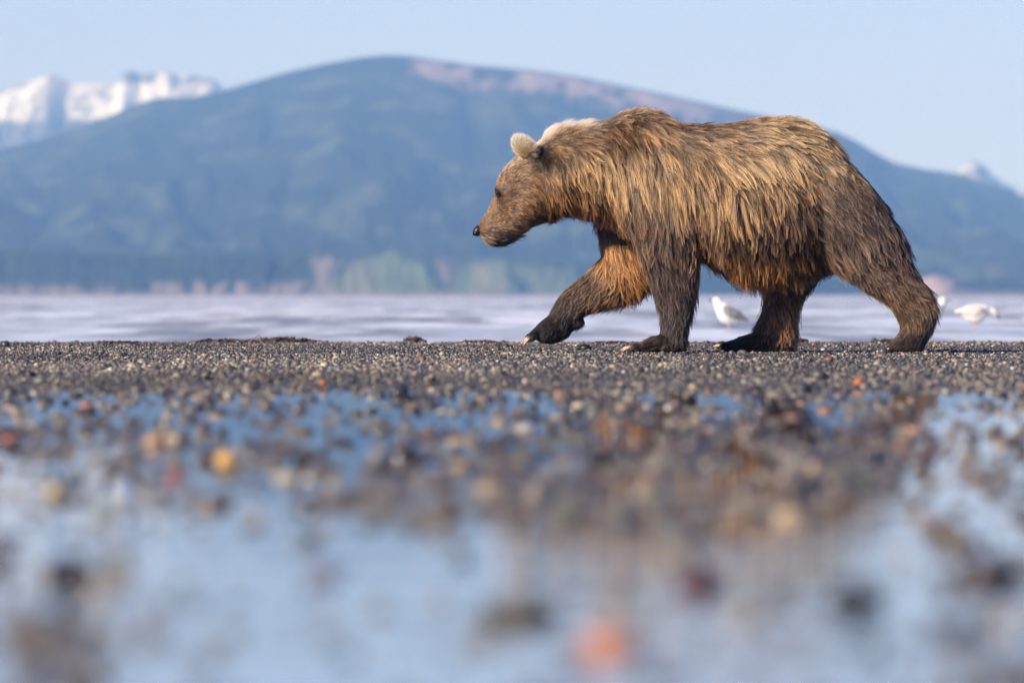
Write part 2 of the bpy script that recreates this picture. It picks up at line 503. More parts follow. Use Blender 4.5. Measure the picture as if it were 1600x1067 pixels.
def ellipsoid(V, Fc, c, ax, nu=12, nv=8):
    """c centre, ax three half-axis vectors"""
    rg = []
    for j in range(1, nv):
        t = math.pi * j / nv
        rg.append(ring(c + ax[2] * math.cos(t), ax[0] * math.sin(t), ax[1] * math.sin(t), n=nu))
    b = len(V)
    for r in rg: V.extend(r)
    for k in range(len(rg) - 1):
        for i in range(nu):
            p = b + k * nu + i; q = b + k * nu + (i + 1) % nu
            Fc.append((p, q, q + nu, p + nu))
    for k, s in ((0, 1), (len(rg) - 1, -1)):
        ci = len(V); V.append(c + ax[2] * s)
        for i in range(nu):
            p = b + k * nu + i; q = b + k * nu + (i + 1) % nu
            Fc.append((q, p, ci) if s > 0 else (p, q, ci))

BV, BF = [], []
torso = [(1388, 330, 1388, 356, .05, 0), (1376, 312, 1376, 385, .16, 0), (1352, 282, 1352, 405, .24, 0), (1322, 248, 1322, 414, .30, 0), (1294, 216, 1294, 418, .335, 0),
         (1250, 192, 1250, 430, .37, 0), (1200, 189, 1200, 433, .39, 0), (1150, 195, 1150, 427, .395, 0), (1100, 199, 1100, 402, .385, 0),
         (1060, 195, 1060, 392, .36, 0), (1020, 178, 1020, 380, .33, 0), (985, 177, 982, 366, .30, 0), (945, 191, 945, 348, .25, 0),
         (905, 198, 902, 336, .22, 0), (870, 204, 874, 336, .195, 0), (846, 224, 858, 338, .165, 0)]
pair_sweep(BV, BF, torso, p=2.2)
headr = [(856, 220, 880, 330, .13, 0), (832, 233, 864, 340, .160, 0), (808, 247, 846, 345, .170, 0), (789, 265, 825, 353, .155, 0), (777, 285, 808, 365, .120, 0),
         (772.5, 306, 799, 374, .085, 0), (764.5, 327, 787, 380, .070, 0), (755.5, 342.5, 773, 381.5, .062, 0), (748, 352, 761, 378, .050, 0), (744, 358, 754, 373, .03, 0)]
pair_sweep(BV, BF, headr, inset=-.008, p=2.1)
# brow and cheek masses
for s in (-1, 1):
    c = P(786, 296, D); ellipsoid(BV, BF, Vector((c.x, D + s * 0.085, c.z)), (Vector((.045, 0, .02)), Vector((0, .04, 0)), Vector((-.02, 0, .035))))
    c = P(826, 312, D); ellipsoid(BV, BF, Vector((c.x, D + s * 0.12, c.z)), (Vector((.09, 0, 0)), Vector((0, .06, 0)), Vector((0, 0, .085))))
    # ears: a thick cup tilted outwards
    c = P(820, 232, D)
    ellipsoid(BV, BF, Vector((c.x, D + s * 0.125, c.z)), (Vector((.066, s * .012, -.01)), Vector((0, .034, 0)), Vector((-.026, s * .02, .070))))
nf = [(955, 250, 1085, 235, .13, -.17), (958, 290, 1096, 280, .15, -.20), (974, 330, 1098, 335, .145, -.235), (994, 375, 1092, 380, .13, -.25), (1012, 420, 1085, 420, .11, -.25), (1023, 455, 1081, 455, .096, -.25),
      (1031, 485, 1077, 485, .086, -.25), (1035, 508, 1072, 510, .084, -.25), (1033, 524, 1069, 530, .088, -.25), (1030, 538, 1064, 544, .09, -.25)]
pair_sweep(BV, BF, nf, inset=-.004)
foot = [(1071, 522, 1068, 546, .065, -.25), (1055, 517, 1055, 549, .09, -.25), (1030, 523, 1030, 549.5, .105, -.25), (1010, 532, 1010, 549.5, .11, -.255), (996, 538, 996, 549, .10, -.26), (990, 541, 990, 548, .08, -.26)]
pair_sweep(BV, BF, foot)
ff = [(938, 300, 1040, 290, .13, .17), (935, 335, 1045, 340, .14, .20), (941, 375, 1040, 385, .135, .22), (944, 398, 1024, 430, .125, .23), (925, 422, 992, 458, .11, .23), (898, 445, 956, 477, .095, .23), (880, 461, 926, 486, .085, .23),
      (868, 477, 912, 493, .082, .23), (860, 492, 900, 506, .085, .23), (850, 501, 893, 518, .095, .23), (841, 510, 882, 528, .10, .23), (833, 518, 866, 535, .095, .23), (829, 524, 850, 535, .075, .23)]
pair_sweep(BV, BF, ff, inset=-.004)
nh = [(1230, 255, 1318, 258, .12, -.19), (1240, 300, 1358, 300, .145, -.215), (1262, 350, 1388, 345, .145, -.23), (1292, 398, 1406, 380, .13, -.235), (1328, 430, 1419, 412, .108, -.235), (1362, 456, 1432, 437, .09, -.235),
      (1388, 476, 1450, 459, .078, -.235), (1401, 494, 1459, 482, .075, -.235), (1407, 512, 1455, 508, .078, -.235), (1399, 528, 1443, 533, .088, -.235), (1390, 537, 1434, 547, .095, -.24), (1386, 542, 1412, 549.5, .09, -.24), (1384, 545, 1396, 549, .075, -.24)]
pair_sweep(BV, BF, nh, inset=-.006)
fh = [(1195, 300, 1325, 300, .12, .19), (1190, 350, 1318, 355, .135, .21), (1195, 400, 1290, 405, .125, .22), (1199, 440, 1264, 440, .105, .22), (1200, 465, 1251, 465, .092, .22), (1194, 492, 1245, 492, .086, .22), (1184, 512, 1244, 520, .086, .22), (1180, 530, 1242, 540, .088, .22)]
pair_sweep(BV, BF, fh, inset=-.004)
foot = [(1243, 520, 1242, 547, .06, .22), (1226, 512, 1226, 549.5, .088, .22), (1196, 513, 1196, 550, .098, .22), (1170, 524, 1170, 550, .11, .22), (1148, 532, 1148, 550, .112, .22), (1134, 536, 1134, 549, .09, .22)]
pair_sweep(BV, BF, foot)
c = P(899, 503, D); ellipsoid(BV, BF, Vector((c.x, D + .23, c.z)), (Vector((.05, 0, .012)), Vector((0, .06, 0)), Vector((-.008, 0, .036))))
# toes
TOES = []
def toes(u, v, yc, du, dv, spread, r):
    """five toes across the front of a paw; (du, dv) photo direction in which they point"""
    for i in range(5):
        t = (i - 2) / 2.0
        k = 1 - 0.35 * abs(t)
        c = P(u - du * (0 - 5 * (1 - abs(t))), v + dv * 5 * (1 - abs(t)) * 0, D)
        c = Vector((c.x - 0 * t, D + yc + spread * t, c.z))
        d = Vector((du, 0, -dv)).normalized()
        up = Vector((-d.z, 0, d.x)) * (1 if d.x < 0 else -1)
        if up.z < 0: up = -up
        ellipsoid(BV, BF, c, (d * r * 1.35, Vector((0, r * 0.85, 0)), up * r * 0.9), 10, 7)
        TOES.append((c + d * r * 1.15 + up * r * 0.25, d, up, r))
toes(993, 542.5, -.26, -1, 0.05, .09, .026)
toes(834, 526, .23, -0.80, 0.60, .085, .026)
toes(1389, 545.5, -.24, -1, 0.1, .08, .017)
toes(1136, 541, .22, -1, -0.05, .09, .026)

me = bpy.data.meshes.new('brown_bear')
me.from_pydata([tuple(v) for v in BV], [], BF)
tmp = bpy.data.objects.new('tmp', me)
COL.objects.link(tmp)
md = tmp.modifiers.new('r', 'REMESH'); md.mode = 'VOXEL'; md.voxel_size = 0.0105
md = tmp.modifiers.new('s', 'SMOOTH'); md.iterations = 6; md.factor = 0.5
dg = bpy.context.evaluated_depsgraph_get()
bme = bpy.data.meshes.new_from_object(tmp.evaluated_get(dg))
bpy.data.objects.remove(tmp); bpy.data.meshes.remove(me)
bme.name = 'brown_bear'
bme.polygons.foreach_set('use_smooth', [True] * len(bme.polygons))
# origin at the feet
base_pt = np.array([P(1150, 549, D).x, D, 0.0])
co = np.empty(len(bme.vertices) * 3, np.float32); bme.vertices.foreach_get('co', co)
co = co.reshape(-1, 3)
WCO = co.astype(np.float64).copy()
bme.vertices.foreach_set('co', (co - base_pt).astype(np.float32).ravel())
bme.update()
bear = bpy.data.objects.new('brown_bear', bme)
COL.objects.link(bear)
bear.location = base_pt
tag(bear, 'large brown bear walking over the shingle, one front paw lifted', 'bear')

# ---- coat table: (u, v, y, angle of flow, length px, lift, clump, root colour, tip colour); y 'b' = both flanks
COAT = [
 # crest, hump, back, rump (top line)
 (858, 210, 0.0, 75, 13, 1.0, .2, 'e8d4b0', 'fff4e0'), (882, 198, 0.0, 68, 17, 1.0, .2, 'f8ecd2', 'fffaf0'), (910, 196, 0.0, 55, 15, .9, .25, 'e4cca0', 'fff2dc'), (882, 206, 'b.07', 50, 14, .5, .2, 'a8804c', 'e0c08c'), (890, 214, 'b.12', 10, 16, .3, .3, '7a5632', 'a87e4c'), (938, 194, 0.0, 25, 13, .4, .3, '644526', '8c653a'),
 (968, 180, 0.0, 45, 15, .5, .5, '6e4c2c', 'c29a64'), (1000, 174, 0.0, 45, 17, .55, .5, '6a4a2c', 'c8a46e'), (1040, 184, 0.0, 10, 18, .4, .5, '6a4a2c', 'a87e4c'), (1120, 197, 0.0, 0, 18, .3, .5, '644428', '9a7246'),
 (1180, 192, 0.0, 5, 20, .4, .55, '6e4e30', 'bb9460'), (1225, 190, 0.0, 5, 22, .4, .55, '8a6440', 'd8b47e'), (1280, 204, 0.0, -35, 22, .3, .55, '86623e', 'd4ae78'), (1330, 252, 0.0, -50, 16, .15, .5, '6a5034', 'b08c5c'),
 (1362, 292, 0.0, -56, 14, .2, .5, '44342a', '7e644a'), (1392, 335, 0.0, -65, 16, .35, .5, '40312a', '705846'), (1390, 370, 0.0, -72, 16, .35, .5, '3a2c24', '64503e'),
 # neck; the underside's shade is painted into its lowest rows
 (868, 228, 'b.17', -30, 20, .3, .4, '7a5632', 'a87e4c'), (905, 222, 'b.18', -35, 24, .3, .5, '6c4a2a', '966c3e'), (940, 215, 'b.2', -40, 24, .3, .5, '62442a', '8c663c'),
 (848, 250, 'b.15', -50, 16, .35, .5, '1c120c', '3c2818'), (872, 258, 'b.18', -62, 26, .3, .7, '6a4828', 'b08246'), (905, 255, 'b.2', -60, 34, .3, .8, '76502c', 'c89852'), (935, 250, 'b.22', -62, 38, .3, .8, '7a5630', 'd4a660'),
 (858, 285, 'b.17', -62, 24, .3, .7, '5a3c22', 'a47440'), (885, 290, 'b.19', -76, 30, .25, .8, '46301a', '946430'), (920, 290, 'b.22', -74, 36, .25, .8, '4e331e', '946636'),
 (862, 318, 'b.14', -75, 20, .3, .8, '3a2616', '805428'), (895, 318, 'b.15', -84, 22, .25, .85, '22150d', '6a4220'), (930, 322, 'b.18', -84, 24, .25, .85, '2a1a10', '6e4826'), (890, 328, 0.0, -85, 16, .3, .8, '22150d', '54361c'),
 # shoulder
 (965, 215, 'b.24', -60, 40, .25, .75, '64462a', '9c7446'), (1005, 205, 'b.25', -55, 42, .25, .75, '68482a', 'a87e4c'), (965, 260, 'b.28', -70, 52, .22, .88, '70502e', 'd8aa64'), (1005, 250, 'b.31', -72, 56, .22, .88, '72502e', 'd8ac68'),
 (1045, 235, 'b.32', -66, 52, .22, .85, '6e4e2e', 'c89c5e'), (1050, 275, 'b.36', -78, 56, .2, .88, '6a482a', 'cc9e5e'), (980, 300, 'b.3', -82, 44, .2, .85, '563a24', '966c3e'), (1020, 310, 'b.33', -84, 38, .2, .8, '463022', '7c5a3c'),
 (950, 325, 'b.25', -82, 32, .22, .8, '3e2a1a', '885e34'), (985, 345, 'b.3', -82, 28, .22, .75, '40301f', '846244'), (1085, 310, 'b.38', -88, 46, .2, .85, '523824', '946e48'),
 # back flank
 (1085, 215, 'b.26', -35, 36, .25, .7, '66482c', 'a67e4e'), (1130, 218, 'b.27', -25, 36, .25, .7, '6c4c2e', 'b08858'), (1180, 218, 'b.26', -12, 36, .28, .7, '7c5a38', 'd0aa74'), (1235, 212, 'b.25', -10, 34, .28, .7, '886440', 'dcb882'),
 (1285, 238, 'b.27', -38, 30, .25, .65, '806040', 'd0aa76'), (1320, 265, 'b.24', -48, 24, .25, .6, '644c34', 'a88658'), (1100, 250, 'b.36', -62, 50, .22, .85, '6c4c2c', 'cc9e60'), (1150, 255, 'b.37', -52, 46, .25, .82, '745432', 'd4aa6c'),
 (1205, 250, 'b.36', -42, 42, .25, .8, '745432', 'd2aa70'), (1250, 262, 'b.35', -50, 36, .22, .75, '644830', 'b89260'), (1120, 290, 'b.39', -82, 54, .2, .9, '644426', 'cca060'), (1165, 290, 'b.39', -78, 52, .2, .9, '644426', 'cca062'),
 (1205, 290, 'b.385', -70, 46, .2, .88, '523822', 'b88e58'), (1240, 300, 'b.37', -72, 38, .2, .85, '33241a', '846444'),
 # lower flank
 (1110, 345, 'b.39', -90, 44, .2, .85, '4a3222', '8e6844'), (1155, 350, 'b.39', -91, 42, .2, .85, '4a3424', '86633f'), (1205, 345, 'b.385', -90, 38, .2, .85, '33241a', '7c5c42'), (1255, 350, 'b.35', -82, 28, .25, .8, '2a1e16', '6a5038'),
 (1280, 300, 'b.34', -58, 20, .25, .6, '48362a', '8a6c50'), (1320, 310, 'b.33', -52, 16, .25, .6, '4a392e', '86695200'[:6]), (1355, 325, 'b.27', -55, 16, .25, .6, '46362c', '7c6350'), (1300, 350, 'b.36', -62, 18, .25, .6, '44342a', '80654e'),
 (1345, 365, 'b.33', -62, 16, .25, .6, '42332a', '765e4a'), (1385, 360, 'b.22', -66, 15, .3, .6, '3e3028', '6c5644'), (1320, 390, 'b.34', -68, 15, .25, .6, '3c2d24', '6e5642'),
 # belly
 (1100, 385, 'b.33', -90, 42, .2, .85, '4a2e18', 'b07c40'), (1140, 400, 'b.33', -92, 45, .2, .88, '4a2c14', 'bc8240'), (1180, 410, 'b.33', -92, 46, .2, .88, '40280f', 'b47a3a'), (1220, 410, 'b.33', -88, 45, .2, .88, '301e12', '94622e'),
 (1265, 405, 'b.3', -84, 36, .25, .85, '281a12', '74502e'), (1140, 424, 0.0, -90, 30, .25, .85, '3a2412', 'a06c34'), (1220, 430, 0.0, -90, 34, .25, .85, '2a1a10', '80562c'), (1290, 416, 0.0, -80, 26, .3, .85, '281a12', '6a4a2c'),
 # near foreleg; last rows darkened to paint in its shaded rear side
 (1010, 365, -.36, -76, 22, .22, .65, '30231a', '6e543e'), (1055, 360, -.38, -82, 22, .22, .7, '34271e', '745a44'), (1085, 375, -.33, -85, 26, .25, .8, '3a2a1e', '86643e'), (1025, 410, -.35, -80, 15, .25, .6, '281d16', '5e4839'),
 (1065, 415, -.36, -84, 15, .25, .6, '2c2119', '644e3e'), (1050, 455, -.34, -86, 12, .25, .55, '2a1f18', '5e493c'), (1053, 490, -.33, -88, 10, .28, .5, '281e18', '58453a'), (1055, 520, -.33, -100, 9, .3, .5, '261b15', '50402f'),
 (1060, 540, -.32, -95, 8, .3, .4, '1c1410', '3c2e24'), (1020, 538, -.34, -165, 7, .3, .3, '241a14', '4e3c2f'), (996, 542, -.33, 180, 4, .2, .2, '241a14', '5a4638'),
 (1075, 430, -.2, -80, 18, .35, .7, '1c140f', '443226'), (1078, 470, -.2, -85, 14, .35, .6, '1c140f', '403024'),
 # far foreleg; dark top rows paint in the shadow of the neck
 (945, 350, .12, -80, 20, .25, .6, '35251a', '6e4e30'), (950, 385, .12, -78, 22, .25, .6, '8e6030', 'd4a05c'), (965, 410, .12, -68, 26, .25, .7, '86562a', 'cc9450'), (985, 440, .12, -62, 30, .25, .8, '6e441f', 'ae7638'), (1005, 445, .15, -65, 26, .3, .8, '4a2e16', '8a5c2c'),
 (945, 350, .3, -80, 20, .25, .6, '35251a', '6e4e30'), (980, 420, .33, -70, 26, .25, .7, '76502a', 'b88444'),
 (930, 432, .14, -140, 9, .2, .4, '46301e', '826040'), (950, 455, .14, -125, 12, .25, .5, '4a301a', '86603a'), (905, 452, .14, -138, 8, .2, .4, '3a281b', '705238'), (920, 478, .14, -120, 11, .25, .5, '3c281a', '6c4c32'), (885, 475, .14, -125, 7, .2, .4, '2c2019', '563f2f'),
 (872, 490, .15, -120, 7, .2, .3, '1c1512', '3e2f26'), (895, 505, .15, -100, 7, .2, .3, '0e0b0a', '1e1816'), (862, 510, .14, -135, 6, .2, .3, '161110', '30251f'), (845, 520, .14, -140, 4, .2, .3, '141010', '2c231e'), (868, 528, .15, -150, 4, .2, .3, '0a0808', '161212'),
 # near hind leg; shade on the back of the heel is painted in
 (1340, 410, -.33, -55, 14, .25, .55, '40312a', '78604c'), (1385, 405, -.33, -58, 14, .28, .55, '3e3028', '72594600'[:6]), (1385, 440, -.32, -52, 12, .25, .5, '43332a', '7c624c'), (1420, 445, -.31, -56, 13, .3, .55, '42322a', '785e46'),
 (1410, 475, -.31, -60, 10, .25, .45, '4a3624', '86643f'), (1440, 475, -.31, -70, 11, .3, .5, '48352a', '806344'), (1425, 500, -.31, -95, 9, .25, .4, '4a321c', '86602f'), (1448, 500, -.31, -105, 9, .3, .4, '3a2a1e', '6a4e36'),
 (1425, 528, -.32, -130, 6, .25, .3, '30231b', '58442f'), (1400, 542, -.32, -170, 5, .25, .3, '2c2019', '4e3c30'), (1440, 530, -.3, -110, 6, .25, .3, '1c1510', '382a20'),
 # far hind leg; dark upper rows paint in the belly's shadow
 (1235, 415, .1, -90, 26, .25, .8, '1e140d', '553820'), (1275, 415, .12, -75, 22, .3, .8, '21160f', '5a3e26'), (1225, 450, .12, -92, 18, .25, .7, '3a2514', '84562a'), (1225, 478, .13, -94, 15, .28, .6, '6a4622', 'b47c40'), (1220, 505, .13, -95, 13, .28, .6, '6a4622', 'b07a3e'),
 (1210, 530, .13, -110, 11, .28, .5, '52361c', '946636'), (1235, 540, .14, -92, 10, .3, .5, '1c120c', '422c1a'), (1185, 530, .12, -150, 9, .25, .4, '3a2717', '6a4a2e'), (1155, 540, .12, -175, 6, .2, .3, '221813', '44332700'[:6]), (1136, 542, .12, 180, 3, .2, .2, '0c0a09', '1c1614'),
 (1245, 450, .3, -90, 18, .25, .7, '2e1d10', '704824'), (1225, 500, .3, -94, 13, .28, .6, '50341a', '8e602f'),
 # head; eye and jaw rows darkened to paint socket and under-jaw shade
 (750, 353, 'b.02', 42, 3, .15, .1, '6a4c38', '9c7658'), (762, 345, 'b.05', 35, 3, .15, .1, '866448', 'ba9468'), (770, 325, 'b.03', 55, 3, .15, .1, '8e6c4c', 'c49e72'), (775, 345, 'b.07', 20, 4, .15, .15, '7e5c3c', 'b48f64'),
 (762, 368, 'b.05', 0, 4, .2, .2, '6e523c', 'a68668'), (775, 372, 'b.06', -10, 5, .25, .3, '3a2a20', '6a4e3a'), (782, 379, 'b.03', -15, 5, .3, .3, '0c0908', '201814'), (786, 372, 'b.06', -15, 6, .3, .3, '0e0907', '261a13'), (793, 366, 'b.07', -15, 6, .3, .3, '1a110c', '382619'), (774, 378, 'b.04', -10, 4, .3, .3, '100b09', '241914'), (800, 366, 'b.06', -25, 9, .3, .4, '291c15', '543b2a'), (790, 352, 'b.09', -5, 6, .2, .25, '6a4a32', '9c7452'),
 (776, 303, 'b.08', 40, 3, .1, .1, '120b08', '2c1d15'), (780, 306, 'b.095', 20, 3, .1, .1, '2a1b13', '4a3426'), (770, 312, 'b.05', 45, 3, .1, .1, '8c6a50', 'c29c7c'), (787, 298, 'b.10', 45, 4, .1, .1, '84624a', 'b89270'), (784, 312, 'b.10', 5, 4, .15, .15, '5a3f2c', '8a664a'), (784, 285, 'b.06', 58, 4, .15, .1, '8c6a4e', 'be9874'), (796, 262, 'b.05', 50, 5, .18, .15, '9c7a58', 'd2ae84'), (800, 285, 'b.12', 25, 6, .2, .2, '84623f', 'b68f68'),
 (800, 325, 'b.14', -8, 8, .2, .3, '6c4c32', 'a47e58'), (822, 300, 'b.17', -18, 11, .22, .4, '6e4e32', 'a8805450'[:6]), (822, 330, 'b.17', -35, 13, .25, .55, '5a3e26', '98704a'), (845, 320, 'b.17', -48, 16, .28, .65, '4e3520', '94693e'), (830, 348, 'b.10', -40, 12, .3, .6, '30211600'[:6], '684829'),
 (820, 265, 'b.13', 5, 9, .2, .3, '7e5c3c', 'b48c5e'), (842, 285, 'b.17', -40, 16, .25, .5, '6a4a2c', 'a87c4c'), (812, 250, 0.0, 40, 7, .25, .2, '90704c', 'caa676'),
 # ears
 (812, 222, 'b.13', 105, 8, .6, .3, 'f0dcb8', 'fff6e6'), (822, 212, 'b.14', 90, 8, .7, .3, 'f4e2c2', 'fff8ea'), (830, 225, 'b.14', 60, 9, .6, .35, 'd4b484', 'f6e2c0'), (816, 240, 'b.13', 120, 9, .5, .35, 'ccaa78', 'f0d8b0'), (842, 246, 'b.13', 20, 10, .4, .4, '130c08', '2e1e14'), (834, 258, 'b.14', -10, 12, .3, .4, '2a1c12', '5a4028'),
]
rows = []
for (u, v, y, ang, L, lf, cl, rc, tc_) in COAT:
    yl = [y] if not isinstance(y, str) else [float(y[1:]), -float(y[1:])]
    for yy_ in yl:
        if u < 848 and 'b' in str(y) and v > 262 and not (u > 770 and v > 364): tc_ = '%02x%02x%02x' % tuple(min(255, int(int(tc_[i:i + 2], 16) * k)) for i, k in ((0, 1.07), (2, 1.06), (4, 1.02)))
        fk = 1.0 if u < 850 else (1.28 if v > 362 else (.95 if v > 298 else 1.0))
        rk_ = 1.9 if v > 362 and u > 850 else 1.0
        if v > 355 and L < 24: L, cl = L * 1.35 + 2, min(.9, cl + .18)
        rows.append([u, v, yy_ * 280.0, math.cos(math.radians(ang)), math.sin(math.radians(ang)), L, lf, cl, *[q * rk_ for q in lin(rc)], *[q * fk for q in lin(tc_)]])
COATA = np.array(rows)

def coat(pts):
    """inverse-distance interpolation of the coat table at world points"""
    u = 800 + pts[:, 0] * F / D; v = HY + (EYE - pts[:, 2]) * F / D; y = (pts[:, 1] - D) * 280.0
    out = np.empty((len(pts), COATA.shape[1] - 3))
    for i in range(0, len(pts), 20000):
        s = slice(i, i + 20000)
        d2 = (u[s, None] - COATA[None, :, 0]) ** 2 + (v[s, None] - COATA[None, :, 1]) ** 2 + 0.55 * (y[s, None] - COATA[None, :, 2]) ** 2 + 6.0
        w = d2 ** -2.0
        out[s] = (w @ COATA[:, 3:]) / w.sum(1, keepdims=True)
    return out

M = NT('bear_skin')
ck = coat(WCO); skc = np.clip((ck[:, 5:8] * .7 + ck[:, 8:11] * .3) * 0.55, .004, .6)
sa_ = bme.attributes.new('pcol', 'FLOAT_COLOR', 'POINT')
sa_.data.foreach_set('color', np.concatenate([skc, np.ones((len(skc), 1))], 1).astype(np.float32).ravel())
ska = M.n('Attribute', _attribute_name='pcol')
bs = M.n('BsdfPrincipled', Base__Color=M.mix(M.range(M.noise(14), 0.35, 0.65, 0, .6), ska.outputs['Color'], c3(0.5, 0.5, 0.5), 'MULTIPLY'), Roughness=0.7)
bme.materials.clear(); bme.materials.append(M.surf(bs.outputs[0]))

# ---- fur strands
bme.calc_loop_triangles()
nt = len(bme.loop_triangles)
tri = np.empty(nt * 3, np.int32); bme.loop_triangles.foreach_get('vertices', tri); tri = tri.reshape(-1, 3)
vn = np.empty(len(bme.vertices) * 3, np.float32); bme.vertices.foreach_get('normal', vn); vn = vn.reshape(-1, 3).astype(np.float64)
A, B, C = WCO[tri[:, 0]], WCO[tri[:, 1]], WCO[tri[:, 2]]
area = 0.5 * np.linalg.norm(np.cross(B - A, C - A), axis=1)
cen = (A + B + C) / 3; nrm_t = (vn[tri[:, 0]] + vn[tri[:, 1]] + vn[tri[:, 2]]) / 3
# soles, nose leather and lip stay bare; the flank turned to the sea carries a thinner coat
uC = 800 + cen[:, 0] * F / D; vC = HY + (EYE - cen[:, 2]) * F / D
dens = np.where(nrm_t[:, 1] > 0.25, 0.35, 1.0)
dens = np.where((uC < 870) & (nrm_t[:, 1] < .3), 2.2, dens)
dens = np.where((vC > 400) & (nrm_t[:, 1] < .3), 1.6, dens)
dens = np.where((vC > 546.5) & (nrm_t[:, 2] < -0.5), 0.0, dens)
dens = np.where((uC < 746.5), 0.0, dens)

def roots(n):
    w = area * dens; t = rng.choice(nt, n, p=w / w.sum())
    r1 = np.sqrt(rng.random(n)); r2 = rng.random(n)
    a, b, c = 1 - r1, r1 * (1 - r2), r1 * r2
    p = A[t] * a[:, None] + B[t] * b[:, None] + C[t] * c[:, None]
    nn = vn[tri[t, 0]] * a[:, None] + vn[tri[t, 1]] * b[:, None] + vn[tri[t, 2]] * c[:, None]
    return p, nn / np.linalg.norm(nn, axis=1, keepdims=True)

NP = 7
S = np.linspace(0, 1, NP)
def strands(p, n, ct, lenk, jit, liftk=1.0, lv=0.0):
    """(N, NP, 3) centre lines that leave the skin and lie over along the coat's flow"""
    N = len(p)
    d = np.stack([ct[:, 0], np.zeros(N), ct[:, 1]], 1)
    d = d / (np.linalg.norm(d, axis=1, keepdims=True) + 1e-9)
    d = d + rng.normal(0, jit, (N, 3))
    t = d - n * (d * n).sum(1, keepdims=True)
    tl = np.linalg.norm(t, axis=1, keepdims=True)
    side = np.cross(n, [0, 0, -1.0]); down = np.array([0, 0, -1.0]) - n * (-n[:, 2:3])
    t = np.where(tl < 0.25, t + 0.4 * down, t)
    t = t / (np.linalg.norm(t, axis=1, keepdims=True) + 1e-9)
    L = (ct[:, 2] / 280.0 * lenk)[:, None, None]
    lf = (ct[:, 3] * liftk * (np.exp(rng.normal(0, lv, N)) if lv else 1.0))[:, None, None]
    s = S[None, :, None]
    up = lf * (1.7 * s - 1.0 * s * s)
    q = p[:, None, :] + L * (t[:, None, :] * (s * (1 - 0.12 * lf)) + n[:, None, :] * up)
    q[:, :, 2] -= (L[:, :, 0] ** 2 * 0.35) * S[None] ** 2 * 3.0       # long hair sags
    return q, t

def near_index(pts, centres):
    kd = kdtree.KDTree(len(centres))
    for i, c in enumerate(centres): kd.insert(c, i)
    kd.balance()
    return np.fromiter((kd.find(q)[1] for q in pts), np.int64, len(pts))

def layer(N, NC, lenk, tipmix, jit, rad, liftk, clump_gain, colour_gain):
    p, n = roots(N)
    ct = coat(p)
    cp, cn = roots(NC)
    cc = coat(cp)
    # neighbouring locks swing together
    uu_ = cp[:, 0] * 9; ww_ = cp[:, 2] * 9 + cp[:, 1] * 7
    sw = (fbm(uu_, ww_, 3, 91) - 0.5) * 1.3
    ca, sa = np.cos(sw), np.sin(sw)
    cx = cc[:, 0] * ca - cc[:, 1] * sa; cz = cc[:, 0] * sa + cc[:, 1] * ca
    cc2 = cc.copy(); cc2[:, 0] = cx; cc2[:, 1] = cz
    g, gt = strands(cp, cn, cc2, lenk * rng.uniform(0.7, 1.3, NC) * np.where(rng.random(NC) < .3, .65, 1.0), jit * 0.9, liftk, 0.35)
    # curl of the locks
    amp = cc[:, 2] / 280.0 * rng.normal(0, 0.15, NC)
    bi = np.cross(cn, gt)
    g += (bi * amp[:, None])[:, None, :] * (np.sin(S * rng.uniform(2.2, 4.5))[None, :, None])
    npar = NC // 8
    pp, pn = roots(npar); pc = coat(pp)
    G, _t = strands(pp, pn, pc, lenk * rng.uniform(0.9, 1.3, npar), jit * 1.2, liftk, 0.4)
    pi_ = near_index(cp, pp)
    k2 = np.clip((cc[:, 2] - 12) / 26.0, 0, 1) * np.clip(cc[:, 4] * rng.uniform(0.3, 1.05, NC), 0, .85)
    k2 = np.where(np.linalg.norm(cp - pp[pi_], axis=1) > 0.085, 0, k2)[:, None, None] * (S[None, :, None] ** 1.25)
    g = g * (1 - k2) + (G[pi_] + (cp - pp[pi_])[:, None, :] * 0.22) * k2
    gi = near_index(p, cp)
    own, _ = strands(p, n, ct, lenk * rng.uniform(0.6, 1.15, N), jit, liftk)
    k = np.clip(ct[:, 4] * clump_gain * rng.uniform(0.75, 1.1, N), 0, 0.97)[:, None, None]
    far = np.linalg.norm(p - cp[gi], axis=1) > 0.05
    k = np.where(far[:, None, None], 0, k)
    w = k * (S[None, :, None] ** 1.1)
    off = (p - cp[gi])[:, None, :] * 0.12
    # a strand keeps its own length along the lock
    q = own * (1 - w) + (g[gi] + off) * w
    q += rng.normal(0, 1, (N, 1, 3)) * 0.0016 * S[None, :, None] ** 2
    # colours
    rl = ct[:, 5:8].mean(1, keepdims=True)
    cr = ct[:, 5:8] * (0.32 + 0.7 * np.clip((rl - .16) / .2, 0, 1)); ctp = ct[:, 8:11]  # roots darkened: shade in the gaps between locks is painted in
    lockv = 0.8 * rng.normal(0, 1, NC) + 0.55 * rng.normal(0, 1, npar)[pi_]
    tone = np.exp(0.27 * lockv[gi] + 0.16 * rng.normal(0, 1, N))
    tm = np.clip(tipmix - 0.12 + 0.42 * lockv[gi] + 0.12 * rng.normal(0, 1, N), 0, 1.2)
    st0 = np.clip(ct[:, 2:3] / 60.0, 0.05, 0.5)
    f = np.clip((S[None, :] - st0 * 0.8) / (0.95 - st0 * 0.8), 0, 1) * tm[:, None]
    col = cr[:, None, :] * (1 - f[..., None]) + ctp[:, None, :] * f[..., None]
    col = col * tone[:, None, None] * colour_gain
    col = col / np.maximum(1, col.max(-1, keepdims=True) / 0.88)
    lum = col.mean(-1, keepdims=True); col = np.maximum(lum + (col - lum) * 0.9, .002)
    r = rad * (1 - 0.82 * S[None, :] ** 1.5) * rng.uniform(0.7, 1.3, N)[:, None]
    r = r * np.clip(ct[:, 2:3] / 26.0, 0.55, 1.25)
    return q, col, r

